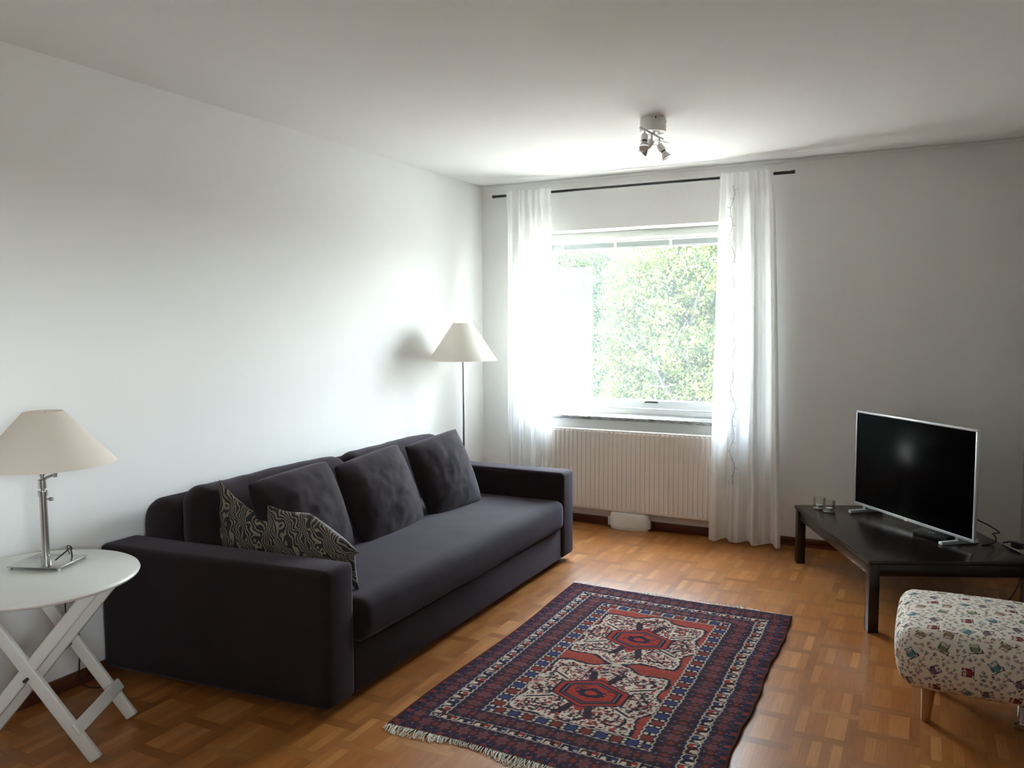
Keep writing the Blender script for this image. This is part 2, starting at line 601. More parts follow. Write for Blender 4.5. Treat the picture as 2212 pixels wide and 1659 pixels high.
def tube(bm, pts, r, n=8, caps=True, radii=None):
    pts = [Vector(p) for p in pts]
    rings = []
    prev = None
    for i, p in enumerate(pts):
        if i == 0:
            t = pts[1] - pts[0]
        elif i == len(pts) - 1:
            t = pts[-1] - pts[-2]
        else:
            t = (pts[i + 1] - pts[i - 1])
        t.normalize()
        if prev is None:
            a = Vector((0, 0, 1)) if abs(t.z) < 0.9 else Vector((1, 0, 0))
            x = t.cross(a).normalized()
        else:
            x = (prev - t * prev.dot(t)).normalized()
        prev = x
        y = t.cross(x)
        rad = radii[i] if radii else r
        rings.append([bm.verts.new(p + x * (rad * math.cos(2 * PI * k / n)) + y * (rad * math.sin(2 * PI * k / n))) for k in range(n)])
    for a, b in zip(rings[:-1], rings[1:]):
        for k in range(n):
            bm.faces.new((a[k], a[(k + 1) % n], b[(k + 1) % n], b[k]))
    if caps:
        bm.faces.new(rings[0][::-1])
        bm.faces.new(rings[-1])


def lathe(bm, prof, c, n=32, axis=None, closed=False):
    """prof: list of (radius, height); axis: direction of height"""
    c = Vector(c)
    q = Vector((0, 0, 1)).rotation_difference(Vector(axis)) if axis is not None else None
    rings = []
    for r, z in prof:
        ring = []
        if r < 1e-6:
            p = Vector((0, 0, z))
            if q:
                p = q @ p
            ring = [bm.verts.new(c + p)]
        else:
            for k in range(n):
                p = Vector((r * math.cos(2 * PI * k / n), r * math.sin(2 * PI * k / n), z))
                if q:
                    p = q @ p
                ring.append(bm.verts.new(c + p))
        rings.append(ring)
    prs = list(zip(rings[:-1], rings[1:]))
    if closed:
        prs.append((rings[-1], rings[0]))
    for a, b in prs:
        for k in range(n):
            k2 = (k + 1) % n
            if len(a) == 1 and len(b) == 1:
                continue
            if len(a) == 1:
                bm.faces.new((a[0], b[k], b[k2]))
            elif len(b) == 1:
                bm.faces.new((a[k], a[k2], b[0]))
            else:
                bm.faces.new((a[k], a[k2], b[k2], b[k]))


def grid_mesh(name, P, closed_u=False):
    """P: array (nu, nv, 3)"""
    nu, nv = P.shape[:2]
    me = bpy.data.meshes.new(name)
    idx = np.arange(nu * nv).reshape(nu, nv)
    a = idx[:-1, :-1].ravel()
    b = idx[1:, :-1].ravel()
    c = idx[1:, 1:].ravel()
    d = idx[:-1, 1:].ravel()
    F = np.stack([a, b, c, d], 1)
    np_mesh(me, P.reshape(-1, 3), F)
    return me


def np_mesh(me, V, F):
    V = np.asarray(V, np.float32)
    F = np.asarray(F, np.int32)
    me.vertices.add(len(V))
    me.vertices.foreach_set('co', V.ravel())
    me.loops.add(F.size)
    me.loops.foreach_set('vertex_index', F.ravel())
    me.polygons.add(len(F))
    me.polygons.foreach_set('loop_start', np.arange(0, F.size, F.shape[1], dtype=np.int32))
    me.polygons.foreach_set('loop_total', np.full(len(F), F.shape[1], np.int32))
    me.update(calc_edges=True)
    me.validate()


def set_color(me, C):
    at = me.color_attributes.new('pattern', 'FLOAT_COLOR', 'POINT')
    A = np.ones((len(C), 4), np.float32)
    A[:, :3] = C
    at.data.foreach_set('color', A.ravel())


def fbm(x, y, z=0.0):
    return noise.noise(Vector((x, y, z))) + 0.5 * noise.noise(Vector((2 * x + 7, 2 * y, z))) + 0.25 * noise.noise(Vector((4 * x, 4 * y + 3, z)))


# ------------------------------------------------------------------ the room
XR, YB, H = 3.575, -7.9, 2.5
WX0, WX1, WZ0, WZ1 = 0.42, 1.95, 0.79, 2.13         # window opening in the far wall
YO = 0.42                                            # outer face of the far wall


def plain_box(name, a, mat):
    bm = nb()
    box(bm, *a)
    return struct(obj(name, bm, mat, smooth=False))


plain_box('floor', (-0.2, XR + 0.2, YB - 0.2, YO, -0.15, 0.0), M['floor'])
plain_box('ceiling', (-0.2, XR + 0.2, YB - 0.2, YO, H, H + 0.2), M['ceiling'])
plain_box('wall_left', (-0.2, 0.0, YB - 0.2, YO, 0.0, H), M['wall'])
V0, V1, VZ0, VZ1 = -6.50, -5.05, 1.20, 2.10          # second window, unseen, added in the right wall to light the left wall
bm = nb()
box(bm, XR, XR + 0.42, V1, YO, 0.0, H)
box(bm, XR, XR + 0.42, YB - 0.2, V0, 0.0, H)
box(bm, XR, XR + 0.42, V0, V1, 0.0, VZ0)
box(bm, XR, XR + 0.42, V0, V1, VZ1, H)
bmesh.ops.remove_doubles(bm, verts=bm.verts, dist=1e-5)
struct(obj('wall_right', bm, M['wall_low_bounce'], smooth=False))
plain_box('wall_back', (0.0, XR, YB - 0.2, YB, 0.0, H), M['wall_low_bounce'])
bm = nb()
box(bm, 0.0, WX0, 0.0, YO, 0.0, H)
box(bm, WX1, XR, 0.0, YO, 0.0, H)
box(bm, WX0, WX1, 0.0, YO, 0.0, WZ0 - 0.025)
box(bm, WX0, WX1, 0.0, YO, WZ1, H)
bmesh.ops.remove_doubles(bm, verts=bm.verts, dist=1e-5)
struct(obj('wall_far', bm, M['wall'], smooth=False))
HB = 0.058


def skirting(name, pts_xy, mat):
    """a skirting board of stepped section swept along one wall"""
    bm = nb()
    (x0, y0), (x1, y1), (nx, ny) = pts_xy
    prof = [(0.001, 0.0005), (0.015, 0.0005), (0.015, HB - 0.010), (0.012, HB - 0.003), (0.008, HB), (0.001, HB)]
    A = [bm.verts.new((x0 + nx * d, y0 + ny * d, z)) for d, z in prof]
    B = [bm.verts.new((x1 + nx * d, y1 + ny * d, z)) for d, z in prof]
    n = len(prof)
    for k in range(n):
        bm.faces.new((A[k], A[(k + 1) % n], B[(k + 1) % n], B[k]))
    bm.faces.new(A)
    bm.faces.new(B[::-1])
    return struct(obj(name, bm, mat, angle=20))


skirting('baseboard_left', ((0, YB + 0.02), (0, -0.016), (1, 0)), M['baseboard'])
skirting('baseboard_far', ((0.016, 0), (XR - 0.016, 0), (0, -1)), M['baseboard'])
skirting('baseboard_right', ((XR, -0.016), (XR, YB + 0.02), (-1, 0)), M['baseboard'])
bm = nb()
box(bm, WX0 - 0.02, WX1 + 0.02, -0.004, -0.0002, WZ1, WZ1 + 0.055)
struct(obj('trim_1', bm, M['wall'], smooth=False))
bm = nb()
box(bm, 0.0005, XR - 0.0005, -0.012, -0.0002, H - 0.022, H - 0.0005, 0.004)
struct(obj('trim_2', bm, M['wall']))

# window: outer frame, one wide sash, pane, handle, marble sill
win = bpy.data.objects.new('window_1', None)
COL.objects.link(win)
win.location = (1.185, 0.24, WZ0)
struct(win)
YF = 0.205


def ring_frame(name, x0, x1, z0, z1, wl, wb, wt, y0, y1, mat, parent, bev=0.004):
    bm = nb()
    box(bm, x0, x0 + wl, y0, y1, z0, z1, bev)
    box(bm, x1 - wl, x1, y0, y1, z0, z1, bev)
    box(bm, x0 + wl - 0.002, x1 - wl + 0.002, y0 + 0.0005, y1 - 0.0005, z0, z0 + wb, bev)
    box(bm, x0 + wl - 0.002, x1 - wl + 0.002, y0 + 0.0005, y1 - 0.0005, z1 - wt, z1, bev)
    return obj(name, bm, mat, parent)


ring_frame('frame', WX0 + 0.001, WX1 - 0.001, WZ0 + 0.001, WZ1 - 0.001, 0.05, 0.042, 0.05, YF, YF + 0.10, M['white_paint'], win)
ring_frame('sash', WX0 + 0.045, WX1 - 0.045, WZ0 + 0.050, WZ1 - 0.048, 0.052, 0.058, 0.03, YF - 0.014, YF + 0.06, M['white_paint'], win)
bx('pane', WX0 + 0.094, WX1 - 0.094, YF + 0.040, YF + 0.044, WZ0 + 0.104, WZ1 - 0.075, M['glass'], win)
hd = bx('handle_plate', 1.215, 1.262, YF - 0.030, YF - 0.0145, 0.868, 0.895, M['plastic_white'], win, 0.004)
bm = nb()
tube(bm, [(1.248, YF - 0.034, 0.889), (1.27, YF - 0.044, 0.891), (1.345, YF - 0.044, 0.891)], 0.0075, 8)
obj('handle', bm, M['black_plastic'], win)
bx('sill', WX0 - 0.03, WX1 + 0.03, -0.035, 0.0, WZ0 - 0.024, WZ0, M['marble'], win, 0.003)
bx('sill', WX0 + 0.001, WX1 - 0.001, 0.0, YF + 0.02, WZ0 - 0.024, WZ0, M['marble'], win)

win2 = bpy.data.objects.new('window_added', None)  # no window known here; opened to bring in daylight
COL.objects.link(win2)
win2.location = (XR + 0.3, (V0 + V1) / 2, VZ0)
struct(win2)
bm = nb()
for a in ((V0 + 0.001, V0 + 0.07, VZ0 + 0.001, VZ1 - 0.001), (V1 - 0.07, V1 - 0.001, VZ0 + 0.001, VZ1 - 0.001),
          (V0 + 0.07, V1 - 0.07, VZ0 + 0.001, VZ0 + 0.08), (V0 + 0.07, V1 - 0.07, VZ1 - 0.08, VZ1 - 0.001)):
    box(bm, XR + 0.22, XR + 0.30, a[0], a[1], a[2], a[3], 0.003)
obj('frame', bm, M['white_paint'], win2)
bx('pane', XR + 0.25, XR + 0.254, V0 + 0.071, V1 - 0.071, VZ0 + 0.081, VZ1 - 0.081, M['glass'], win2)
plain_box('sun_blocker_slab', (XR + 0.42, XR + 2.2, V0 - 1.0, V1 + 1.6, H - 0.2, H - 0.02), M['facade'])  # added unseen slab, keeps direct sun out of the added window

# blind raised at the top of the sash
bl = thing('venetian_blind', (1.185, 0.17, 1.99), 'raised grey venetian blind stacked at the top of the window', 'blind')
bx('headrail', WX0 + 0.055, WX1 - 0.055, 0.155, 0.188, 2.050, 2.078, M['white_paint'], bl, 0.003)
bm = nb()
for k in range(9):
    z = 2.010 + k * 0.0042
    box(bm, WX0 + 0.06, WX1 - 0.06, 0.158 + 0.0006 * (k % 3), 0.184, z, z + 0.0026)
obj('slat_stack', bm, M['slat'], bl, smooth=False)
bx('bottom_rail', WX0 + 0.06, WX1 - 0.06, 0.157, 0.185, 1.996, 2.008, M['white_paint'], bl, 0.003)
for x in (0.605, 1.02, 1.43, 1.835):
    bm = nb()
    box(bm, x - 0.011, x + 0.011, 0.1525, 0.1545, 1.994, 2.052, 0.0008)
    for k in range(5):
        box(bm, x - 0.006, x + 0.006, 0.1515, 0.1525, 2.0 + k * 0.010, 2.005 + k * 0.010)
    obj('ladder_tape', bm, M['clear'], bl)

# ------------------------------------------------------------------ outdoors
bm = nb()
box(bm, -60, 60, 0.6, 90, -6.3, -6.0)
struct(obj('ground', bm, M['grey_paving'], smooth=False))
bm = nb()
box(bm, 2.15, 2.40, YO + 0.001, 0.93, -6.0, 4.6)  # added unseen fin; its shadow leaves only a sunlit strip on the pane
struct(obj('sun_blocker_fin', bm, M['facade'], smooth=False))


def tree(name, label, cx, cy_, zc, rx, ry, rz, nleaf, mat, seed, trunk_r, lsize, limbs=()):
    rng = np.random.default_rng(seed)
    t = thing(name, (cx, cy_, -6.0), label, 'tree')
    bm = nb()
    tube(bm, [(cx, cy_, -6.0), (cx + 0.1, cy_, -4), (cx - 0.05, cy_ + 0.1, -2.2), (cx + 0.1, cy_, zc)], trunk_r, 10,
         radii=[trunk_r * 1.3, trunk_r, trunk_r * 0.8, trunk_r * 0.4])
    obj('trunk', bm, M['bark'], t)
    rnd = random.Random(seed)
    tips = []
    for k in range(16):
        a = rnd.uniform(PI * 0.95, PI * 2.05)
        z0 = rnd.uniform(-2.4, zc)
        ln = rnd.uniform(0.8, 1.12)
        el = rnd.uniform(0.1, 0.9)
        p0 = Vector((cx, cy_, z0))
        d = Vector((math.cos(a) * rx * ln, math.sin(a) * ry * ln, el * rz * 0.8))
        pts = [p0, p0 + d * 0.3 + Vector((0, 0, 0.05)), p0 + d * 0.6 + Vector((rnd.uniform(-.2, .2), rnd.uniform(-.2, .2), 0.12)),
               p0 + d]
        bm = nb()
        tube(bm, pts, 0.05, 6, radii=[0.06, 0.045, 0.03, 0.012])
        for s in range(4):
            f = rnd.uniform(0.35, 0.95)
            q = p0 + d * f + Vector((0, 0, 0.1))
            tube(bm, [q, q + Vector((rnd.uniform(-.5, .5), rnd.uniform(-.5, .5), rnd.uniform(0, .5)))], 0.014, 5, radii=[0.018, 0.006])
        obj('branch', bm, M['bark'], t)
    for pts in limbs:                                     # bare limbs showing at the front of the crown
        bm = nb()
        n_ = len(pts)
        tube(bm, pts, 0.03, 6, radii=[0.028 - 0.020 * k / (n_ - 1) for k in range(n_)])
        obj('branch', bm, M['bark_pale'], t)
    # leaves in clumps through the crown
    nc = max(60, nleaf // 150)
    u = rng.uniform(-1, 1, size=(nc * 3, 3))
    u = u[(np.abs(u) ** 3.0).sum(1) < 1.0][:nc]                 # full, blunt crown
    nc = len(u)
    cc = u * np.array([rx, ry, rz])
    which = rng.integers(0, nc, nleaf)
    P = cc[which] + rng.normal(size=(nleaf, 3)) * np.array([0.19, 0.19, 0.15])
    P += np.array([cx, cy_, zc])
    ln = lsize * rng.uniform(0.7, 1.3, nleaf)
    wd = ln * rng.uniform(0.45, 0.7, nleaf)
    d1 = rng.normal(size=(nleaf, 3))
    d1[:, 2] -= 0.3
    d1 /= np.linalg.norm(d1, axis=1)[:, None]
    d2 = np.cross(d1, rng.normal(size=(nleaf, 3)))
    d2 /= np.linalg.norm(d2, axis=1)[:, None]
    V = np.empty((nleaf, 4, 3))
    V[:, 0] = P - d1 * ln[:, None] * 0.5
    V[:, 1] = P + d2 * wd[:, None] * 0.5
    V[:, 2] = P + d1 * ln[:, None] * 0.5
    V[:, 3] = P - d2 * wd[:, None] * 0.5
    me = bpy.data.meshes.new('foliage')
    np_mesh(me, V.reshape(-1, 3), np.arange(nleaf * 4).reshape(-1, 4))
    link_mesh('foliage', me, mat, t, smooth=False)
    return t


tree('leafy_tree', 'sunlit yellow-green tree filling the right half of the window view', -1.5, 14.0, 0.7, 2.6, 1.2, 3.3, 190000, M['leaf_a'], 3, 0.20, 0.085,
     limbs=([(-2.0, 13.2, -0.6), (-2.35, 12.7, 0.15), (-2.68, 12.45, 0.70), (-3.13, 12.4, 1.05), (-3.40, 12.42, 1.19), (-3.84, 12.6, 1.42)],
            [(-2.9, 12.5, 0.85), (-3.0, 12.4, 1.20), (-3.25, 12.45, 1.45)], [(-1.9, 13.2, -0.9), (-2.05, 12.5, -0.25), (-2.25, 12.4, 0.10), (-2.37, 12.4, 0.42), (-2.6, 12.6, 0.7)],
            [(-2.12, 12.42, 0.0), (-2.5, 12.4, 0.02), (-2.75, 12.6, -0.05)], [(-1.7, 13.0, 0.4), (-1.93, 12.45, 0.95), (-1.84, 12.4, 1.25), (-1.70, 12.5, 1.50)],
            [(-1.75, 13.0, 1.4), (-1.49, 12.45, 1.93), (-1.34, 12.4, 2.34), (-1.10, 12.5, 2.75)]))
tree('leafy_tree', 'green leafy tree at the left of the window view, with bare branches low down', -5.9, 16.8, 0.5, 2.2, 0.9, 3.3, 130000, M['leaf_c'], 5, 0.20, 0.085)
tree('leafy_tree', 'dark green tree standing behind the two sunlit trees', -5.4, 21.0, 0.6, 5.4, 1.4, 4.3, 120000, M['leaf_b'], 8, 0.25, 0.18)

# ------------------------------------------------------------------ sofa
so = thing('sofa', (0.57, -2.1, 0.0), 'long dark aubergine velvet sofa with broad square arms along the left wall', 'sofa')
bm = nb()
pts = [(1.13, -3.23), (1.13, -3.06), (0.022, -3.145), (0.022, -3.335)]


def prism(bm, pts, z0, z1, bev, seg=3):
    a = [bm.verts.new((x, y, z0)) for x, y in pts]
    b = [bm.verts.new((x, y, z1)) for x, y in pts]
    n = len(pts)
    fs = [bm.faces.new(a), bm.faces.new(b)]
    for k in range(n):
        fs.append(bm.faces.new((a[k], a[(k + 1) % n], b[(k + 1) % n], b[k])))
    bmesh.ops.recalc_face_normals(bm, faces=fs)
    es = list({e for v in a + b for e in v.link_edges})
    bmesh.ops.bevel(bm, geom=es, offset=bev, segments=seg, profile=0.5, affect='EDGES')


prism(bm, pts, 0.035, 0.562, 0.028, 4)
obj('armrest', bm, M['sofa'], so)
bm = nb()
box(bm, 0.022, 1.13, -1.058, -0.885, 0.035, 0.562, 0.028, 4)
obj('armrest', bm, M['sofa'], so)
bm = nb()
prism(bm, [(1.118, -3.062), (1.118, -1.056), (0.03, -1.056), (0.03, -3.142)], 0.035, 0.225, 0.012, 3)
obj('base', bm, M['sofa'], so)
bm = nb()                                                    # rolled back, rounded over the top
prof = []
for k in range(13):
    a = PI * k / 12
    prof.append((0.135 - 0.105 * math.cos(a), 0.615 + 0.105 * math.sin(a)))
prof = [(0.030, 0.225)] + prof + [(0.240, 0.225)]
prof = [(x, z) for x, z in prof]
yA, yB = -3.126, -1.062
rings = []
for y, sc in ((yA, 0.80), (yA + 0.012, 0.93), (yA + 0.035, 1.0), (yB, 1.0)):
    rings.append([bm.verts.new((0.135 + (x - 0.135) * sc, y, 0.565 + (z - 0.565) * sc if z > 0.565 else z)) for x, z in prof])
for a, b in zip(rings[:-1], rings[1:]):
    for k in range(len(prof)):
        k2 = (k + 1) % len(prof)
        bm.faces.new((a[k], a[k2], b[k2], b[k]))
bm.faces.new(rings[0])
bm.faces.new(rings[-1][::-1])
obj('backrest', bm, M['sofa'], so, angle=60)


def soft_box(x0, x1, y0, y1, z0, z1, r, bulge, seed, res=0.03, amp=0.004, slump=0.0):
    """upholstered block: rounded, crowned and slightly uneven"""
    hx, hy, hz = (x1 - x0) / 2, (y1 - y0) / 2, (z1 - z0) / 2
    c = np.array([(x0 + x1) / 2, (y0 + y1) / 2, (z0 + z1) / 2])
    h = np.array([hx, hy, hz])
    bm = nb()
    bmesh.ops.create_cube(bm, size=2.0)
    for ax in range(3):
        n = max(2, int(2 * h[ax] / res))
        es = [e for e in bm.edges if abs((e.verts[0].co - e.verts[1].co)[ax]) > 0.5 and abs((e.verts[0].co - e.verts[1].co)[(ax + 1) % 3]) < 1e-4
              and abs((e.verts[0].co - e.verts[1].co)[(ax + 2) % 3]) < 1e-4]
        bmesh.ops.subdivide_edges(bm, edges=es, cuts=n, use_grid_fill=True)
    for v in bm.verts:
        p = np.array(v.co) * h
        core = np.clip(p, -(h - r), h - r)
        d = p - core
        L = np.linalg.norm(d)
        if L > 1e-9:
            p = core + d / L * r
        q = np.clip(p / h, -1, 1)
        wgt = [(1 - q[(k + 1) % 3] ** 2) * (1 - q[(k + 2) % 3] ** 2) for k in range(3)]
        for k in range(3):
            p[k] += bulge[k] * np.sign(q[k]) * abs(q[k]) ** 2 * wgt[k]
        w = p + c
        n3 = noise.noise_vector(Vector((w[0] * 4 + seed, w[1] * 4, w[2] * 4))) * amp + noise.noise_vector(Vector((w[0] * 13 + seed, w[1] * 13, w[2] * 13))) * amp * 0.4
        w = w + np.array(n3)
        if slump:
            w[0] += slump * (w[2] - z0) / (z1 - z0)
        v.co = w
    return bm


obj('seat_cushion', soft_box(0.245, 1.150, -3.052, -1.066, 0.226, 0.400, 0.045, (0.008, 0.0, 0.028), 2.0, 0.035, 0.003), M['sofa'], so, angle=80)
for y0, y1, sd_ in ((-3.120, -2.125, 5.0), (-2.118, -1.185, 9.0)):
    obj('back_cushion', soft_box(0.250, 0.405, y0, y1, 0.420, 0.772, 0.075, (0.018, 0.012, 0.012), sd_, 0.03, 0.010, -0.02), M['sofa'], so, angle=80)
for x, y in ((0.12, -3.2), (1.02, -3.12), (0.12, -0.98), (1.02, -0.98)):
    bx('foot', x - 0.03, x + 0.03, y - 0.03, y + 0.03, 0.0005, 0.036, M['black_plastic'], so, 0.004)


def pillow(name, w, h, t, mat, loc, lean, yaw_, spin, seed, label, cat, group=None, pinch=0.10, wr=0.006, face=1, n=46, uvs=1.0, fold=0.0, ears=0.0, drop=0.0, crn=0.0):
    """square cushion with pinched corners; lean = tilt back from vertical (rad), yaw = heading of the face, spin = roll in its own plane"""
    us = np.linspace(-1, 1, n)
    V = []
    idx = {}
    uv = []
    for side in (1, -1):
        for i, u in enumerate(us):
            for j, v in enumerate(us):
                border = i in (0, n - 1) or j in (0, n - 1)
                if side == -1 and border:
                    idx[(side, i, j)] = idx[(1, i, j)]
                    continue
                T = ((1 - abs(u) ** 2.4) * (1 - abs(v) ** 2.4)) ** 0.62 * t / 2
                x = u * w / 2 * (1 - pinch * (1 - v * v) * abs(u) ** 3)
                y = v * h / 2 * (1 - pinch * (1 - u * u) * abs(v) ** 3)
                x *= 1 - crn * abs(v) ** 7
                y *= 1 - crn * abs(u) ** 7
                if ears:
                    k = max(0.0, abs(u) * abs(v) - 0.55) / 0.45
                    x += math.copysign(ears * k, u)
                    y += math.copysign(ears * k, v)
                if drop and y > 0:
                    y *= 1 - drop * max(0.0, u) ** 1.2
                wn1 = fbm(u * 2.2 + seed, v * 2.2, side * 3.1 + seed)
                wn2 = noise.noise(Vector((u * 1.5 + seed * 2, v * 7, side * 2.0)))
                z = side * T + (wn1 * wr + wn2 * wr * 0.5) * (0.25 + T / (t / 2))
                if fold:
                    z += -fold * math.exp(-((u + 0.1) / 0.25) ** 2) * max(0, v + 0.1) * (1 if side == face else 0.4)
                idx[(side, i, j)] = len(V)
                V.append((x, y, z))
                uv.append((u * w * uvs, v * h * uvs))
    F = []
    for side in (1, -1):
        for i in range(n - 1):
            for j in range(n - 1):
                q = [idx[(side, i, j)], idx[(side, i + 1, j)], idx[(side, i + 1, j + 1)], idx[(side, i, j + 1)]]
                F.append(q if side == 1 else q[::-1])
    # local x -> sideways, y -> up, z -> facing
    R = Matrix.Rotation(yaw_, 4, 'Z') @ Matrix.Rotation(PI / 2 - lean, 4, 'X') @ Matrix.Rotation(spin, 4, 'Z')
    me = bpy.data.meshes.new(name)
    np_mesh(me, V, F)
    ul = me.uv_layers.new(name='UVMap')
    li = np.empty(len(me.loops), np.int32)
    me.loops.foreach_get('vertex_index', li)
    ul.data.foreach_set('uv', np.asarray(uv, np.float32)[li].ravel())
    me.transform(R)
    o = link_mesh(name, me, mat)
    o.location = loc
    tag(o, label, cat, group)
    return o


g1 = 'dark throw pillows on the sofa'
Y90 = PI / 2                                                  # local -Y facing turned towards +x
pillow('throw_pillow', 0.53, 0.43, 0.17, M['sofa'], (0.600, -2.735, 0.608), 0.36, Y90, 0.04, 1.3,
       'dark aubergine throw pillow behind the zebra cushions, nearest of three in a row', 'cushion', g1, pinch=-0.01, wr=0.0065, crn=0.035)
pillow('throw_pillow', 0.56, 0.44, 0.17, M['sofa'], (0.610, -2.170, 0.598), 0.36, Y90, 0.07, 4.1,
       'dark aubergine throw pillow in the middle of three, with a creased corner', 'cushion', g1, wr=0.0065, pinch=-0.01, crn=0.035)
pillow('throw_pillow', 0.49, 0.45, 0.16, M['sofa'], (0.620, -1.580, 0.606), 0.36, Y90 - 0.12, 0.10, 7.7,
       'dark aubergine throw pillow farthest along, by the floor lamp and far arm', 'cushion', g1, wr=0.005, pinch=0.0, crn=0.02)
g2 = 'zebra cushions on the sofa'
pillow('patterned_cushion', 0.38, 0.30, 0.11, M['zebra'], (0.480, -2.985, 0.558), -0.08, 0.0, -0.47, 2.2,
       'black and cream zebra cushion standing nearest the wall with a peaked corner', 'cushion', g2, pinch=0.10, ears=0.02)
pillow('patterned_cushion', 0.47, 0.32, 0.14, M['zebra'], (0.815, -2.945, 0.535), -0.10, 0.0, -0.02, 6.4,
       'black and cream zebra cushion slumped against the near arm towards the sofa front', 'cushion', g2, pinch=0.06, fold=0.02, ears=0.014, drop=0.85)

# ------------------------------------------------------------------ floor lamp
FX, FY = 0.252, -0.735


def shade_cone(cx, cy_, zb, zt, rb, rt, mat, parent, tilt=None):
    bm = nb()
    th = 0.0016
    lathe(bm, [(rb, zb), (rt, zt), (rt - th, zt), (rb - th, zb)], (cx, cy_, 0), 64, closed=True)
    return obj('lamp_shade', bm, mat, parent, angle=60)


fl = thing('floor_lamp', (FX, FY, 0), 'slim chrome floor lamp with ivory cone shade in the corner behind the sofa', 'lamp')
bm = nb()
lathe(bm, [(0, 0.001), (0.125, 0.001), (0.127, 0.006), (0.12, 0.018), (0.02, 0.024), (0, 0.024)], (FX, FY, 0), 40)
obj('base', bm, M['chrome'], fl)
bm = nb()
lathe(bm, [(0.0085, 0.022), (0.0085, 1.33), (0, 1.33)], (FX, FY, 0), 14)
obj('pole', bm, M['chrome'], fl)
bm = nb()
lathe(bm, [(0, 1.325), (0.017, 1.325), (0.017, 1.375), (0, 1.376)], (FX, FY, 0), 16)
obj('socket', bm, M['steel'], fl)
sh = shade_cone(FX, FY, 1.213, 1.466, 0.233, 0.065, M['shade_floor'], fl)


def spider(z, r, cx, cy_, parent, zin):
    bm = nb()
    for k in range(3):
        a = 2 * PI * k / 3 + 0.4
        tube(bm, [(cx + 0.012 * math.cos(a), cy_ + 0.012 * math.sin(a), zin), (cx + (r - 0.002) * math.cos(a), cy_ + (r - 0.002) * math.sin(a), z)], 0.0015, 6)
    obj('shade_ring', bm, M['steel'], parent)


spider(1.455, 0.071, FX, FY, fl, 1.36)

# ------------------------------------------------------------------ side table and table lamp
TX, TY, TZ, TR = 0.345, -3.80, 0.610, 0.325
tb = thing('side_table', (TX, TY, 0), 'round off-white folding table with crossed slat legs at the left', 'table')
bm = nb()
lathe(bm, [(0, TZ - 0.022), (TR - 0.010, TZ - 0.022), (TR - 0.003, TZ - 0.018), (TR, TZ - 0.011), (TR - 0.003, TZ - 0.004), (TR - 0.010, TZ), (0, TZ)], (TX, TY, 0), 96)
obj('tabletop', bm, M['table_paint'], tb)


def board(p0, p1, w, t, side):
    """flat board from p0 to p1; side: direction of its width"""
    p0, p1, side = Vector(p0), Vector(p1), Vector(side)
    ax = (p1 - p0)
    L = ax.length
    ax.normalize()
    nrm = ax.cross(side).normalized()
    sd2 = nrm.cross(ax).normalized()
    bm = nb()
    box(bm, -w / 2, w / 2, -t / 2, t / 2, 0, L, 0.005, 3)
    mt = Matrix(((sd2.x, nrm.x, ax.x, p0.x), (sd2.y, nrm.y, ax.y, p0.y), (sd2.z, nrm.z, ax.z, p0.z), (0, 0, 0, 1)))
    bm.transform(mt)
    return bm


ed = Vector((-0.51, 0.86, 0))                     # along the crossbar
pp = Vector((-0.86, -0.51, 0))                    # direction the frames splay
flA, tpA = Vector((0.530, -3.662, 0.012)), Vector((0.215, -3.850, TZ - 0.042))
flB, tpB = Vector((0.160, -3.935, 0.012)), Vector((0.535, -3.665, TZ - 0.025))
for s in (-1, 1):
    d = ed * (0.150 * s)
    obj('leg', board(flA + d, tpA + d, 0.042, 0.022, pp), M['table_paint'], tb)
for s in (-1, 1):
    d = ed * (0.124 * s)
    obj('leg', board(flB + d, tpB + d, 0.042, 0.022, pp), M['table_paint'], tb)
c0 = flA + (tpA - flA) * 0.19 - pp * 0.020 + Vector((0, 0, 0.010))
nrmA = (tpA - flA).cross(ed).normalized()
axA = (tpA - flA).normalized()
obj('crossbar', board(c0 - ed * 0.178, c0 + ed * 0.178, 0.045, 0.012, axA), M['table_paint'], tb)
cB = flB + (tpB - flB) * 0.20 + pp * 0.020 + Vector((0, 0, 0.010))
axB = (tpB - flB).normalized()
obj('crossbar', board(cB - ed * 0.150, cB + ed * 0.150, 0.045, 0.012, axB), M['table_paint'], tb)
obj('batten', board(tpA - ed * 0.17 + Vector((0, 0, -0.002)), tpA + ed * 0.17 + Vector((0, 0, -0.002)), 0.036, 0.030, pp), M['table_paint'], tb)
obj('batten', board(tpB - ed * 0.17 + Vector((0.0, 0, 0.004)), tpB + ed * 0.17 + Vector((0, 0, 0.004)), 0.036, 0.018, pp), M['table_paint'], tb)
xp = (flA + tpA) / 2
for s in (-1, 1):
    bm = nb()
    q = Vector((0.362, -3.78, 0.30)) + ed * (0.137 * s)
    tube(bm, [q - ed * 0.028, q + ed * 0.028], 0.006, 10)
    obj('bolt', bm, M['brass_dark'], tb)

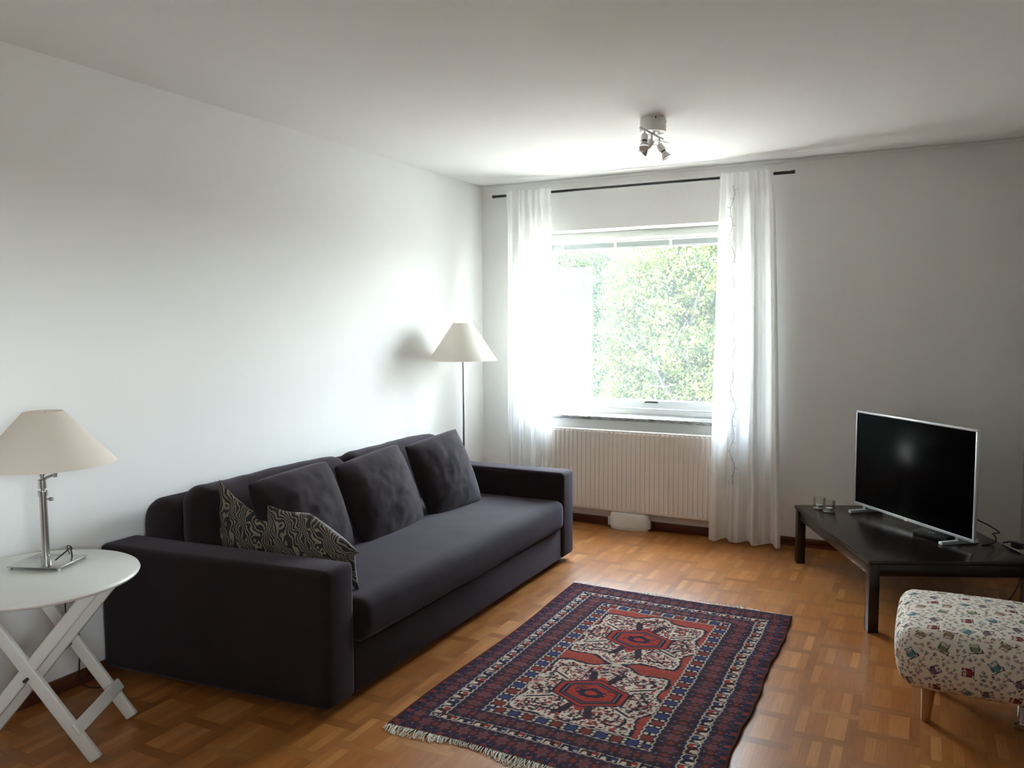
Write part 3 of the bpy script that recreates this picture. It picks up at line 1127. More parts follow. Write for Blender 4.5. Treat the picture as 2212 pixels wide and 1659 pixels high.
LX, LY = 0.322, -3.748
tl_ = thing('table_lamp', (LX, LY, TZ), 'brushed steel table lamp with cream cone shade on the round white table', 'lamp')
e1 = Vector((0.187, 0.073, 0)).normalized()
e2 = Vector((-0.073, 0.187, 0)).normalized()
c3 = Vector((0.385, -3.745, 0))
bm = nb()
box(bm, -0.195, 0.0, 0.0, 0.165, TZ + 0.010, TZ + 0.0135, 0.001)
bm.transform(Matrix(((e1.x, e2.x, 0, c3.x), (e1.y, e2.y, 0, c3.y), (0, 0, 1, 0), (0, 0, 0, 1))))
obj('base', bm, M['steel'], tl_)
for a, b_ in ((-0.186, 0.010), (-0.008, 0.010), (-0.008, 0.155), (-0.186, 0.155)):
    q = c3 + e1 * a + e2 * b_
    bm = nb()
    lathe(bm, [(0, 0.0003), (0.006, 0.0003), (0.006, 0.0115), (0, 0.0115)], (q.x, q.y, TZ), 12)
    obj('foot', bm, M['chrome'], tl_)
PX_, PY_ = (c3 + e1 * (-0.062) + e2 * 0.022).to_tuple()[:2]
bm = nb()
lathe(bm, [(0.0125, TZ + 0.013), (0.0125, TZ + 0.275), (0, TZ + 0.275)], (PX_, PY_, 0), 20)
obj('pole', bm, M['steel'], tl_)
for _pr, _cl in (([(0.0127, TZ + 0.0137), (0.0165, TZ + 0.0137), (0.0165, TZ + 0.05), (0.0127, TZ + 0.05)], True), ([(0.0127, TZ + 0.262), (0.0160, TZ + 0.262), (0.0160, TZ + 0.278), (0.0, TZ + 0.278)], False),
                 ([(0, TZ + 0.278), (0.008, TZ + 0.278), (0.008, TZ + 0.288), (0.0135, TZ + 0.289), (0.0135, TZ + 0.318), (0.006, TZ + 0.320), (0.006, TZ + 0.332), (0.011, TZ + 0.332), (0.011, TZ + 0.352), (0, TZ + 0.352)], False)):
    bm = nb()
    lathe(bm, _pr, (PX_, PY_, 0), 20, closed=_cl)
    obj('collar', bm, M['steel'], tl_)
rv = Vector((0.89, 0.45, 0))
P0 = Vector((PX_, PY_, TZ + 0.250))
bm = nb()
tube(bm, [P0 + rv * 0.011, P0 + rv * 0.024], 0.003, 8)
tube(bm, [P0 + rv * 0.022, P0 + rv * 0.034], 0.0065, 10)
obj('knob', bm, M['steel'], tl_)
SX, SY = 0.335, -3.742
P1 = Vector((PX_, PY_, TZ + 0.322))
el = P1 + rv * 0.032 + Vector((0.004, 0.012, 0.014))
bm = nb()
tube(bm, [P1 + rv * 0.008, el], 0.0045, 8)
tube(bm, [el + Vector((0, 0, -0.010)), el + Vector((0, 0, 0.022))], 0.0075, 10)
tube(bm, [el + Vector((0, 0, 0.016)), Vector((SX, SY, TZ + 0.372))], 0.0045, 8)
tube(bm, [Vector((SX, SY, TZ + 0.362)), Vector((SX, SY, TZ + 0.47))], 0.008, 10)
obj('swing_arm', bm, M['steel'], tl_)
shade_cone(SX, SY, 0.985, 1.168, 0.223, 0.062, M['shade'], tl_)
spider(1.160, 0.066, SX, SY, tl_, 1.07)
bm = nb()
cp = [(PX_ + 0.02, PY_ + 0.02, TZ + 0.03), (PX_ + 0.020, PY_ + 0.06, TZ + 0.050), (PX_ + 0.010, PY_ + 0.085, TZ + 0.055), (PX_ - 0.02, PY_ + 0.11, TZ + 0.012),
      (PX_ - 0.11, PY_ + 0.16, TZ + 0.006), (0.115, -3.53, TZ + 0.004), (0.085, -3.49, TZ - 0.03), (0.06, -3.50, 0.45), (0.075, -3.52, 0.33), (0.085, -3.47, 0.22), (0.055, -3.46, 0.12),
      (0.045, -3.455, 0.04), (0.07, -3.44, 0.006), (0.14, -3.40, 0.004), (0.20, -3.375, 0.004)]


def smooth_pts(P, n=6):
    P = [Vector(p) for p in P]
    out = []
    for i in range(len(P) - 1):
        a = P[max(i - 1, 0)]
        b = P[i]
        c = P[i + 1]
        d = P[min(i + 2, len(P) - 1)]
        for k in range(n):
            t = k / n
            out.append(0.5 * ((2 * b) + (-a + c) * t + (2 * a - 5 * b + 4 * c - d) * t * t + (-a + 3 * b - 3 * c + d) * t ** 3))
    out.append(P[-1])
    return out


tube(bm, smooth_pts(cp), 0.0026, 6)
obj('cord', bm, M['cord'], tl_)

# ------------------------------------------------------------------ radiator and tub
RX0, RX1, RZ0, RZ1, RY = 0.565, 1.865, 0.124, 0.703, -0.100
ra = thing('radiator', (1.215, -0.05, 0), 'white ribbed panel radiator under the window', 'radiator')
xs = np.arange(RX0, RX1 + 1e-6, 0.0022)
hz = np.concatenate([np.linspace(0, 0.028, 15), np.linspace(0.028, RZ1 - RZ0 - 0.028, 4)[1:-1], np.linspace(RZ1 - RZ0 - 0.028, RZ1 - RZ0, 15)])
XX, ZZ = np.meshgrid(xs, hz, indexing='ij')
pit = 0.0338
ph = ((XX - RX0) / pit) % 1.0 - 0.5
hx_ = np.abs(ph) * pit
top = RZ1 - RZ0 - 0.012
bot = 0.012
endd = np.maximum(0, np.maximum(ZZ - (top - 0.010), (bot + 0.010) - ZZ))
rad_ = np.sqrt(hx_ ** 2 + endd ** 2)
rib = np.clip((0.0120 - rad_) / 0.0060, 0, 1)
rib = rib * rib * (3 - 2 * rib)
YY = RY + 0.006 - 0.006 * rib
edge = np.minimum(np.minimum(ZZ, RZ1 - RZ0 - ZZ), np.minimum(XX - RX0, RX1 - XX))
YY = YY + np.clip(0.004 - edge, 0, 1) * 1.0
P = np.stack([XX, YY, ZZ + RZ0], -1)
me = grid_mesh('front_panel', P)
o = link_mesh('front_panel', me, M['radiator'], ra)
bx('rear_panel', RX0, RX1, RY + 0.0145, -0.035, RZ0, RZ1 - 0.001, M['radiator'], ra, 0.003)
for x in (0.75, 1.68):
    bx('bracket', x - 0.02, x + 0.02, -0.035, -0.0006, 0.16, 0.66, M['radiator'], ra, 0.002)
bx('air_valve', 1.590, 1.606, RY + 0.02, RY + 0.045, RZ1 - 0.002, RZ1 + 0.004, M['white_paint'], ra, 0.001)
bm = nb()
tube(bm, [(RX0 + 0.05, -0.06, 0.001), (RX0 + 0.05, -0.06, RZ0 + 0.005)], 0.009, 10)
obj('pipe', bm, M['white_paint'], ra)

wt = thing('plastic_tub', (1.215, -0.03, 0), 'white rounded plastic tub with side clips standing under the radiator', 'tub')
bm = nb()
prof = [(0, 0.004), (0.125, 0.004), (0.138, 0.010), (0.146, 0.022), (0.147, 0.030), (0.146, 0.085), (0.141, 0.108), (0.130, 0.120), (0, 0.1225)]
lathe(bm, prof, (0, 0, 0), 64)
for v in bm.verts:
    v.co = Vector((1.215 + v.co.x, -0.021 - 0.092 * (0.5 + 0.5 * -v.co.y / 0.147) ** 1.0 if True else 0, v.co.z))
obj('body', bm, M['plastic_white'], wt, angle=60)
bm = nb()
lathe(bm, [(0.1355, 0.0005), (0.1365, 0.010), (0.1395, 0.010), (0.1385, 0.0005)], (0, 0, 0), 48, closed=True)
for v in bm.verts:
    v.co = Vector((1.215 + v.co.x, -0.022 - 0.090 * (0.5 + 0.5 * -v.co.y / 0.147), v.co.z))
obj('base_ring', bm, M['plastic_white'], wt)
for s in (-1, 1):
    bx('clip', 1.215 + s * 0.150 - 0.005, 1.215 + s * 0.150 + 0.005, -0.085, -0.045, 0.018, 0.082, M['plastic_white'], wt, 0.002)

# ------------------------------------------------------------------ curtain rod, curtains, light string
CY = -0.135
rd = thing('curtain_rod', (1.225, CY, 2.393), 'thin black curtain rod above the window', 'rod')
bm = nb()
tube(bm, [(0.172, CY, 2.393), (2.288, CY, 2.392)], 0.0098, 16)
obj('rod', bm, M['black_metal'], rd)
for x, s in ((0.172, -1), (2.288, 1)):
    bm = nb()
    lathe(bm, [(0.0098, -0.001), (0.0112, 0.0), (0.0112, 0.018), (0.009, 0.021), (0, 0.021)], (x - s * 0.014, CY, 2.393), 16, axis=(s, 0, 0))
    obj('end_cap', bm, M['black_metal'], rd)
for x in (0.42, 2.04):
    bm = nb()
    tube(bm, [(x, -0.0005, 2.393), (x, CY, 2.383)], 0.006, 8)
    lathe(bm, [(0, 0), (0.02, 0), (0.02, 0.004), (0, 0.004)], (x, -0.0045, 2.393), 16, axis=(0, 1, 0))
    obj('bracket', bm, M['black_metal'], rd)


def curtain_fn(x0t, x1t, x0b, x1b, folds, seed, yb):
    rnd = random.Random(seed)
    ph = [rnd.uniform(0, 6.28) for _ in range(8)]
    k1, k2, k3 = folds, folds * 1.7 + 0.4, folds * 0.5

    def f(u, t):
        """u 0..1 across, t 0 at the top .. 1 at the hem"""
        e = t ** 0.7
        uu_ = u + 0.012 * math.sin(2 * PI * k1 * u + ph[0]) * (1 - 0.5 * t)
        x = (x0t + (x1t - x0t) * uu_) * (1 - e) + (x0b + (x1b - x0b) * uu_) * e
        a = 0.012 + 0.022 * min(1, t * 2.2)
        s1 = math.sin(2 * PI * k1 * u + ph[1] + 0.5 * math.sin(3 * t + ph[5]))
        y = yb + a * (math.copysign(abs(s1) ** 0.75, s1)) * 0.72 + a * 0.40 * math.sin(2 * PI * k2 * u + ph[2] + 0.8 * t)
        y += 0.008 * math.sin(2 * PI * k3 * u + ph[3] + 2 * t) * t
        y += 0.005 * math.sin(2 * PI * 11 * u + ph[4]) * max(0, 1 - t * 9)
        g_ = min(1.0, max(0.0, (0.075 - t) / 0.045))       # gathered over the rod
        g_ = g_ * g_ * (3 - 2 * g_)
        y = y * (1 - g_) + (yb - 0.013 + (y - yb) * 0.45) * g_
        z = 2.414 - t * 2.39 + 0.004 * math.sin(2 * PI * k1 * u + ph[6]) * (1 if t < 0.02 else 0) + 0.006 * math.sin(2 * PI * k1 * u + ph[7]) * (1 if t > 0.98 else 0)
        return Vector((x, y, z))
    return f


def curtain(name, f, label):
    nu, nv = 170, 90
    P = np.zeros((nu, nv, 3))
    ts = np.concatenate([np.linspace(0, 0.06, 14)[:-1], np.linspace(0.06, 1, nv - 13)])
    for i in range(nu):
        for j in range(nv):
            P[i, j] = f(i / (nu - 1), ts[j])
    me = grid_mesh(name, P)
    o = link_mesh(name, me, M['curtain'])
    tag(o, label, 'curtain', 'sheer curtains at the window')
    bm = nb()                                            # stitched hem, double cloth
    return o


fL = curtain_fn(0.292, 0.652, 0.285, 0.640, 4.2, 4, -0.158)
fR = curtain_fn(1.842, 2.172, 1.800, 2.262, 3.3, 11, -0.158)
curtain('curtain', fL, 'white sheer curtain hanging left of the window, behind the floor lamp and sofa arm')
curtain('curtain', fR, 'white sheer curtain hanging right of the window down to the floor')
ls = bpy.data.meshes.new('light_string')
bm = nb()
rnd = random.Random(5)
cur = []
for k in range(70):
    t = 0.035 + (0.84 - 0.035) * k / 69
    xw = 1.915 + 0.05 * t + 0.012 * math.sin(k * 0.9) + 0.008 * math.sin(k * 0.37 + 1)
    # parameter across the curtain for this x
    lo, hi = 0.0, 1.0
    best = min((abs(fR(u / 60, t).x - xw), u / 60) for u in range(61))[1]
    p = fR(best, t)
    cur.append(Vector((xw, p.y - 0.008, p.z)))
for k in range(len(cur)):
    a = cur[max(0, k - 2):k + 3]
    cur[k] = Vector((cur[k].x, min(q.y for q in a), cur[k].z))
tube(bm, cur, 0.0011, 5)
for k in range(1, 69, 2):
    d = Vector((rnd.choice((-1, 1)) * rnd.uniform(0.012, 0.022), -0.002, rnd.uniform(-0.012, 0.010)))
    tube(bm, [cur[k], cur[k] + d], 0.0010, 5)
o = obj('light_string', bm, M['brass_dark'])
tag(o, 'thin wire fairy-light string with tiny twigs hanging down the right curtain', 'string lights')

# ------------------------------------------------------------------ tv bench, tv, candles
A_ = math.radians(24.2)
f1 = Vector((-math.sin(A_), math.cos(A_), 0))          # along the long left side, away from the camera
f2 = Vector((math.cos(A_), math.sin(A_), 0))
BO = Vector((2.843, -1.425, 0))
BZ = 0.350
BMx = Matrix(((f2.x, f1.x, 0, BO.x), (f2.y, f1.y, 0, BO.y), (0, 0, 1, 0), (0, 0, 0, 1)))   # local x across, y along
BWd, BLn = 0.775, 1.165
bn = thing('tv_bench', (2.96, -0.75, 0), 'low black-brown coffee table standing askew in the right corner under the television', 'table')
bx('tabletop', 0, BWd, 0, BLn, BZ - 0.020, BZ, M['bench'], bn, 0.003, 2, BMx)
bm = nb()
for a in ((0.020, BWd - 0.020, 0.012, 0.030), (0.020, BWd - 0.020, BLn - 0.030, BLn - 0.012)):
    box(bm, a[0], a[1], a[2], a[3], BZ - 0.078, BZ - 0.0205, 0.001)
for a in ((0.012, 0.030, 0.030, BLn - 0.030), (BWd - 0.030, BWd - 0.012, 0.030, BLn - 0.030)):
    box(bm, a[0], a[1], a[2], a[3], BZ - 0.078, BZ - 0.0205, 0.001)
bm.transform(BMx)
obj('apron', bm, M['bench'], bn)
for a, b_ in ((0.006, 0.006), (BWd - 0.054, 0.006), (0.006, BLn - 0.054), (BWd - 0.054, BLn - 0.054)):
    bx('leg', a, a + 0.048, b_, b_ + 0.048, 0.0005, BZ - 0.0202, M['bench'], bn, 0.002, 2, BMx)

TVd = Vector((0.647, -0.762, 0)).normalized()           # along the screen, left to right
TVn = Vector((-0.762, -0.647, 0)).normalized()          # facing direction
TO = Vector((2.698, -0.322, 0))
TVM = Matrix(((TVd.x, TVn.x, 0, TO.x), (TVd.y, TVn.y, 0, TO.y), (0, 0, 1, 0), (0, 0, 0, 1)))
tv = thing('television', (2.99, -0.66, BZ), 'flat silver-framed television, switched off, on the low black table', 'television')
TW, TZ0, TZ1 = 0.912, 0.385, 0.942
bm = nb()
fwid = 0.0125
box(bm, 0, TW, -0.013, 0.004, TZ0, TZ0 + 0.016, 0.002)
box(bm, 0, TW, -0.013, 0.004, TZ1 - fwid, TZ1, 0.002)
box(bm, 0, fwid, -0.0125, 0.0035, TZ0 + 0.014, TZ1 - fwid + 0.001, 0.002)
box(bm, TW - fwid, TW, -0.0125, 0.0035, TZ0 + 0.014, TZ1 - fwid + 0.001, 0.002)
bm.transform(TVM)
obj('bezel', bm, M['tv_frame'], tv)
bx('screen', fwid - 0.001, TW - fwid + 0.001, -0.012, 0.0005, TZ0 + 0.015, TZ1 - fwid + 0.001, M['tv_screen'], tv, 0, 2, TVM)
bx('back_cover', 0.10, TW - 0.12, -0.050, -0.0125, TZ0 + 0.02, TZ1 - 0.09, M['black_plastic'], tv, 0.012, 3, TVM)
bx('logo_plate', 0.432, 0.458, 0.0042, 0.0070, TZ0 - 0.001, TZ0 + 0.013, M['plastic_white'], tv, 0.0008, 2, TVM)
for a in (0.085, 0.795):
    bm = nb()
    for y0, y1 in ((-0.125, 0.092),):
        box(bm, a - 0.013, a + 0.013, y0, y1, BZ + 0.0005, BZ + 0.022, 0.004)
    for v in bm.verts:
        if v.co.y > 0.04:
            v.co.z -= (v.co.z - BZ) * 0.18
    box(bm, a - 0.011, a + 0.011, -0.030, -0.004, BZ + 0.019, TZ0 + 0.004, 0.002)
    bm.transform(TVM)
    obj('foot', bm, M['tv_frame'], tv)
bm = nb()
tube(bm, smooth_pts([TVM @ Vector((0.70, -0.0515, 0.50)), TVM @ Vector((0.86, -0.085, 0.475)), TVM @ Vector((0.955, -0.10, 0.445)), (3.372, -0.93, 0.423), (3.387, -0.90, 0.395),
                     (3.385, -0.86, 0.362), (3.36, -0.872, 0.3535), (3.33, -0.90, 0.3532)], 8), 0.0030, 6)
obj('cable', bm, M['cord'], tv)

o = thing('set_top_box', (3.11, -0.83, BZ), 'small black set-top box lying on the low table under the television', 'box')
SBM = Matrix.Translation((3.035, -0.795, 0)) @ Matrix.Rotation(math.radians(-33), 4, 'Z')
bx('case', 0.0, 0.185, -0.035, 0.095, BZ + 0.0005, BZ + 0.028, M['black_plastic'], o, 0.004, 2, SBM)
fc = bpy.data.curves.new('tv_mark', 'FONT')
fc.body = 'TV'
fc.size = 0.030
fc.extrude = 0.0002
to = bpy.data.objects.new('tv_mark', fc)
COL.objects.link(to)
dg = bpy.context.evaluated_depsgraph_get()
me = bpy.data.meshes.new_from_object(to.evaluated_get(dg))
bpy.data.objects.remove(to)
me.transform(SBM @ Matrix.Translation((0.072, -0.022, BZ + 0.0286)))
link_mesh('lettering', me, M['plastic_white'], o, smooth=False)

PGb = thing('power_adapter', (3.475, -0.868, BZ), 'black power adapter with a cable stub at the right edge of the low table', 'adapter')
bm = nb()
box(bm, -0.010, 0.045, -0.016, 0.016, 0, 0.030, 0.004)
bm.transform(Matrix.Translation((3.470, -0.868, BZ + 0.0005)) @ Matrix.Rotation(math.radians(-58), 4, 'Z'))
obj('plug_body', bm, M['black_plastic'], PGb)
bm = nb()
tube(bm, [(3.470, -0.862, BZ + 0.017), (3.452, -0.84, BZ + 0.020), (3.44, -0.82, BZ + 0.010), (3.425, -0.81, BZ + 0.0045)], 0.004, 6)
obj('cable', bm, M['cord'], PGb)
bm = nb()
tube(bm, smooth_pts([(3.10, -0.62, 0.0035), (3.22, -0.78, 0.0035), (3.38, -0.80, 0.0035), (3.45, -0.74, 0.02), (3.52, -0.60, 0.10), (3.54, -0.40, 0.20)], 8), 0.0032, 6)
tag(obj('floor_cable', bm, M['cord']), 'thin dark cable trailing on the floor under the low table', 'cable')

glass = []
for i, (gx_, gy_, lab) in enumerate(((2.512, -0.400, 'clear glass candle holder on the low table, the farther one by the wall'),
                                     (2.572, -0.466, 'clear glass candle holder on the low table, the nearer one by the television foot'))):
    t = thing('candle_holder', (gx_, gy_, BZ), lab, 'candle holder', 'glass candle holders on the low table')
    bm = nb()
    z = BZ + 0.0005
    lathe(bm, [(0.0335, z + 0.006), (0.0345, z + 0.030), (0.035, z + 0.068), (0.0338, z + 0.069), (0.0328, z + 0.068), (0.0322, z + 0.030), (0.031, z + 0.0075)], (gx_, gy_, 0), 40, closed=False)
    obj('cup', bm, M['cup'], t)
    bm = nb()
    lathe(bm, [(0, z), (0.030, z), (0.0335, z + 0.002), (0.0338, z + 0.006), (0.031, z + 0.0085), (0, z + 0.0085)], (gx_, gy_, 0), 40)
    obj('base', bm, M['gold_glass'], t)
    t2 = thing('tealight', (gx_, gy_, BZ + 0.009), 'white tealight inside the ' + ('farther' if i == 0 else 'nearer') + ' glass candle holder', 'candle', 'tealights in the glass holders')
    z = BZ + 0.0093
    bm = nb()
    lathe(bm, [(0, z), (0.0190, z), (0.0198, z + 0.016), (0.0192, z + 0.016), (0.0188, z + 0.0125)], (gx_, gy_, 0), 32)
    obj('tin', bm, M['tin'], t2)
    bm = nb()
    lathe(bm, [(0, z + 0.003), (0.0186, z + 0.003), (0.0188, z + 0.0145), (0, z + 0.0140)], (gx_, gy_, 0), 32)
    obj('wax', bm, M['wax'], t2)
    bm = nb()
    tube(bm, [(gx_, gy_, z + 0.014), (gx_ + 0.001, gy_, z + 0.021)], 0.0009, 6)
    obj('wick', bm, M['wax'], t2)

# ------------------------------------------------------------------ ceiling spotlight
sx, sy = 1.772, -1.392
sp = thing('ceiling_spotlight', (sx, sy, H), 'white three-head ceiling spotlight on a round canopy', 'lamp')
bm = nb()
lathe(bm, [(0, H - 0.0005), (0.0665, H - 0.0005), (0.0665, H - 0.0665), (0.0655, H - 0.0675), (0.060, H - 0.0675), (0.059, H - 0.0645), (0, H - 0.0645)], (sx, sy, 0), 56)
obj('canopy', bm, M['plastic_white'], sp)
for a in (-1.07, 0.10):
    bm = nb()
    lathe(bm, [(0, 0), (0.0042, 0), (0.0042, 0.0015), (0, 0.0015)], (sx + 0.0664 * math.cos(a), sy + 0.0664 * math.sin(a), H - 0.007 if a < -0.5 else H - 0.019), 10, axis=(math.cos(a), math.sin(a), 0))
    obj('screw', bm, M['black_plastic'], sp)
bA, bB = Vector((1.765, -1.575, 2.420)), Vector((1.788, -1.275, 2.420))
bm = nb()
tube(bm, [bA, bB], 0.0062, 12)
tube(bm, [Vector((sx + 0.005, sy, H - 0.065)), (bA + bB) / 2 + Vector((0, 0.03, 0))], 0.007, 10)
obj('bar', bm, M['plastic_white'], sp)


def head(t, zdrop, ax, hl, name_i):
    p = bA + (bB - bA) * t
    bm = nb()
    q = p - Vector((0, 0, zdrop))
    tube(bm, [p - Vector((0, 0, 0.004)), q], 0.0050, 10)
    obj('stem', bm, M['plastic_white'], sp)
    ax = Vector(ax).normalized()
    h = bpy.data.objects.new('spot_head', None)
    bm = nb()
    lathe(bm, [(0, -0.004), (0.0135, -0.004), (0.0170, 0.004), (0.0175, hl), (0.0160, hl + 0.001), (0, hl + 0.001)], q, 24, axis=ax)
    hd_ = obj('lamp_holder', bm, M['plastic_white'], sp)
    bm = nb()
    lathe(bm, [(0, hl), (0.0125, hl), (0.0125, hl + 0.006), (0, hl + 0.006)], q, 20, axis=ax)
    obj('bulb_collar', bm, M['black_plastic'], hd_)
    bm = nb()
    lathe(bm, [(0.011, hl + 0.005), (0.0135, hl + 0.012), (0.0190, hl + 0.022), (0.0240, hl + 0.036), (0.0252, hl + 0.040), (0.0245, hl + 0.0425)], q, 32, axis=ax)
    obj('bulb', bm, M['bulb_glass'], hd_)
    bm = nb()
    lathe(bm, [(0.0245, hl + 0.0420), (0.018, hl + 0.0400), (0.006, hl + 0.0385), (0, hl + 0.0385)], q, 32, axis=ax)
    obj('bulb_face', bm, M['bulb_face'], hd_)
    return q, ax


q1, _ = head(0.18, 0.026, (0.12, -0.42, -0.9), 0.034, 0)
q2, _ = head(0.50, 0.036, (-0.62, -0.10, -0.78), 0.036, 1)
q3, _ = head(0.85, 0.038, (0.50, 0.10, -0.86), 0.036, 2)
for q, pts in ((q2, [(0.012, 0.0, -0.005), (0.020, 0.004, 0.004), (0.078, 0.032, -0.012)]), (q3, [(-0.006, 0, -0.006), (-0.014, -0.002, 0.003), (-0.040, -0.014, 0.001)]),
               (q1, [(-0.016, 0, -0.02), (-0.022, 0, -0.030)])):
    bm = nb()
    tube(bm, [q + Vector(p) for p in pts], 0.0017, 6)
    obj('handle', bm, M['plastic_white'], sp)

# ------------------------------------------------------------------ rug
RX, RYn, RW, RL = 1.337, -3.150, 1.168, 1.788
rng = np.random.default_rng(12)
step = 0.0036
nx_, ny_ = int(RW / step) + 1, int(RL / step) + 1
gx1 = np.linspace(0, RW, nx_)
gy1 = np.linspace(0, RL, ny_)
X, Y = np.meshgrid(gx1, gy1, indexing='ij')


def srgb(r, g, b):
    c = np.array([r, g, b], float) / 255
    return np.where(c <= 0.04045, c / 12.92, ((c + 0.055) / 1.055) ** 2.4)


NAVY, PURP, RED, BRICK, CREAM, BLUE, MAUVE, BROWN, BLACK, RUST = (srgb(32, 26, 44), srgb(44, 29, 40), srgb(150, 46, 32), srgb(144, 58, 44), srgb(188, 170, 152),
    srgb(48, 54, 92), srgb(100, 76, 88), srgb(68, 32, 30), srgb(22, 18, 25), srgb(112, 46, 36))
C = np.zeros((nx_, ny_, 3)) + NAVY
sideb = [0, 0.030, 0.100, 0.152, 0.255, 0.322]
endb = [0, 0.022, 0.118, 0.158, 0.238, 0.300]
lv = [0, 1, 2, 3, 4, 5]
dX = np.minimum(X, RW - X)
dY = np.minimum(Y, RL - Y)
qx = np.interp(dX, sideb, lv)
qy = np.interp(dY, endb, lv)
qx = np.where(dX >= sideb[-1], 6, qx)
qy = np.where(dY >= endb[-1], 6, qy)
q = np.minimum(qx, qy)
run = np.where(qx <= qy, Y, X)                    # coordinate along the band
ban = np.floor(q).astype(int)
fq = q - ban


def hsh(a, b, s):
    v = np.sin(a * 127.1 + b * 311.7 + s * 74.7) * 43758.5453
    return v - np.floor(v)


def put(mask, col):
    C[mask] = col


# selvedge: small squares
k = np.floor(run / 0.022)
put((ban == 0), BROWN)
put((ban == 0) & (fq > 0.35) & (k % 2 == 0), NAVY)
put((ban == 0) & (fq > 0.35) & (k % 4 == 1), RUST)
# wide rosette bands
for bnum, per in ((1, 0.078), (3, 0.080)):
    mk = ban == bnum
    f = (run / per) % 1.0 - 0.5
    kk = np.floor(run / per)
    v = fq - 0.5
    put(mk, PURP)
    r1 = np.sqrt((f * 1.0) ** 2 + (v * 0.85) ** 2)
    petals = r1 + 0.06 * np.cos(6 * np.arctan2(v, f))
    put(mk & (np.abs(v) > 0.42), NAVY)
    put(mk & (petals < 0.36), BROWN)
    put(mk & (petals < 0.25), np.array(MAUVE) * 0.75)
    put(mk & (petals < 0.13), RUST)
    f2_ = (run / per + 0.5) % 1.0 - 0.5
    put(mk & (np.abs(f2_) + np.abs(v) * 0.9 < 0.17), RUST)
    put(mk & (np.abs(f2_) + np.abs(np.abs(v) - 0.3) < 0.08), MAUVE)
    put(mk & (np.abs(np.abs(v) - 0.44) < 0.03) & ((run / 0.02) % 1 < 0.5), BLUE)
# cream-lined band with triangles and hooks
mk = ban == 2
per = 0.070
f = (run / per) % 1.0
kk = np.floor(run / per)
put(mk, BLACK)
put(mk & (f < 0.48), np.where((kk % 2 == 0)[mk & (f < 0.48)][:, None], BROWN, NAVY))
put(mk & (np.abs(f - 0.24) < 0.20 * (1 - fq)) & (fq > 0.15) & (fq < 0.62), CREAM)
put(mk & (np.abs(f - 0.72) < 0.16) & (np.abs(fq - 0.62) < 0.17), np.where((kk % 2 == 0)[mk & (np.abs(f - 0.72) < 0.16) & (np.abs(fq - 0.62) < 0.17)][:, None], RED, BLUE))
put(mk & (np.abs(f - 0.74) < 0.10) & (np.abs(fq - 0.34) < 0.10), CREAM)
put(mk & (np.abs(f - 0.97) < 0.05) & (fq > 0.2), CREAM * 0.8)
wig = 0.05 * np.sin(run * 190)
for lev in (0.06, 0.94):
    put(mk & (np.abs(fq + wig - lev) < 0.055), CREAM * 0.85)
# inner guard: alternating blue and red lozenges
mk = ban == 4
per = 0.058
f = (run / per) % 1.0 - 0.5
kk = np.floor(run / per)
v = fq - 0.5
put(mk, np.array(BLACK) * 1.4)
loz = (np.abs(f) * 1.25 + np.abs(v) * 0.9 < 0.52) & (np.abs(f) < 0.34)
put(mk & loz & (kk % 2 == 0), BLUE)
put(mk & loz & (kk % 2 == 1), RUST)
put(mk & (np.abs(np.abs(f) - 0.47) < 0.07) & (np.abs(np.abs(v) - 0.18) < 0.12), CREAM)
for lev in (0.05, 0.93):
    put(mk & (np.abs(fq + wig - lev) < 0.05), CREAM * 0.85)
# field
mk = ban >= 5
put(mk, BRICK)
xc = X - 0.574
medY = (0.556, 1.160)
fieldn = (hsh(np.floor(X / 0.008), np.floor(Y / 0.008), 3) - 0.5)
C[mk] *= (1 + 0.25 * fieldn[mk])[:, None]
best = np.full(X.shape, 9.0)
for my in medY:
    ycd = Y - my
    ang = np.arctan2(ycd, xc)
    lobe = 0.030 * np.cos(8 * ang + 0.4)
    dd = np.sqrt((xc / 1.02) ** 2 + (ycd / 1.12) ** 2)
    dsq = np.maximum(np.abs(xc) * 0.95, np.abs(ycd) * 0.92) * 0.45 + 0.55 * dd
    best = np.minimum(best, dsq - lobe * 0.7)
edge_n = 0.010 * (hsh(np.floor(X / 0.016), np.floor(Y / 0.016), 9) - 0.5)
dl = best + edge_n
put(mk & (dl < 0.268), NAVY)
put(mk & (dl < 0.254), CREAM)
# small scattered motifs on the cream ground
for s, cell, thr, col in ((8, 0.026, 0.22, MAUVE), (6, 0.021, 0.20, BRICK), (1, 0.019, 0.30, BROWN), (2, 0.015, 0.24, NAVY), (5, 0.017, 0.20, RUST), (7, 0.012, 0.18, BLACK), (9, 0.013, 0.12, RED),
                          (11, 0.016, 0.16, CREAM)):
    ox, oy = 0.31 * cell * s, 0.17 * cell * s
    ci_, cj_ = np.floor((X + ox) / cell), np.floor((Y + oy) / cell)
    h1 = hsh(ci_, cj_, s)
    ux, uy = ((X + ox) / cell) % 1 - 0.5, ((Y + oy) / cell) % 1 - 0.5
    rot_ = hsh(ci_, cj_, s + 20) * 3.14
    a1 = ux * np.cos(rot_) + uy * np.sin(rot_)
    b1 = -ux * np.sin(rot_) + uy * np.cos(rot_)
    put(mk & (dl < 0.245) & (h1 < thr) & (np.abs(a1) < 0.52) & (np.abs(b1) < 0.24), col)
for lv_, wd_ in ((0.205, 0.006), (0.172, 0.005)):
    put(mk & (np.abs(dl - lv_) < wd_) & (hsh(np.floor(X / 0.03), np.floor(Y / 0.03), 13) < 0.6), PURP)
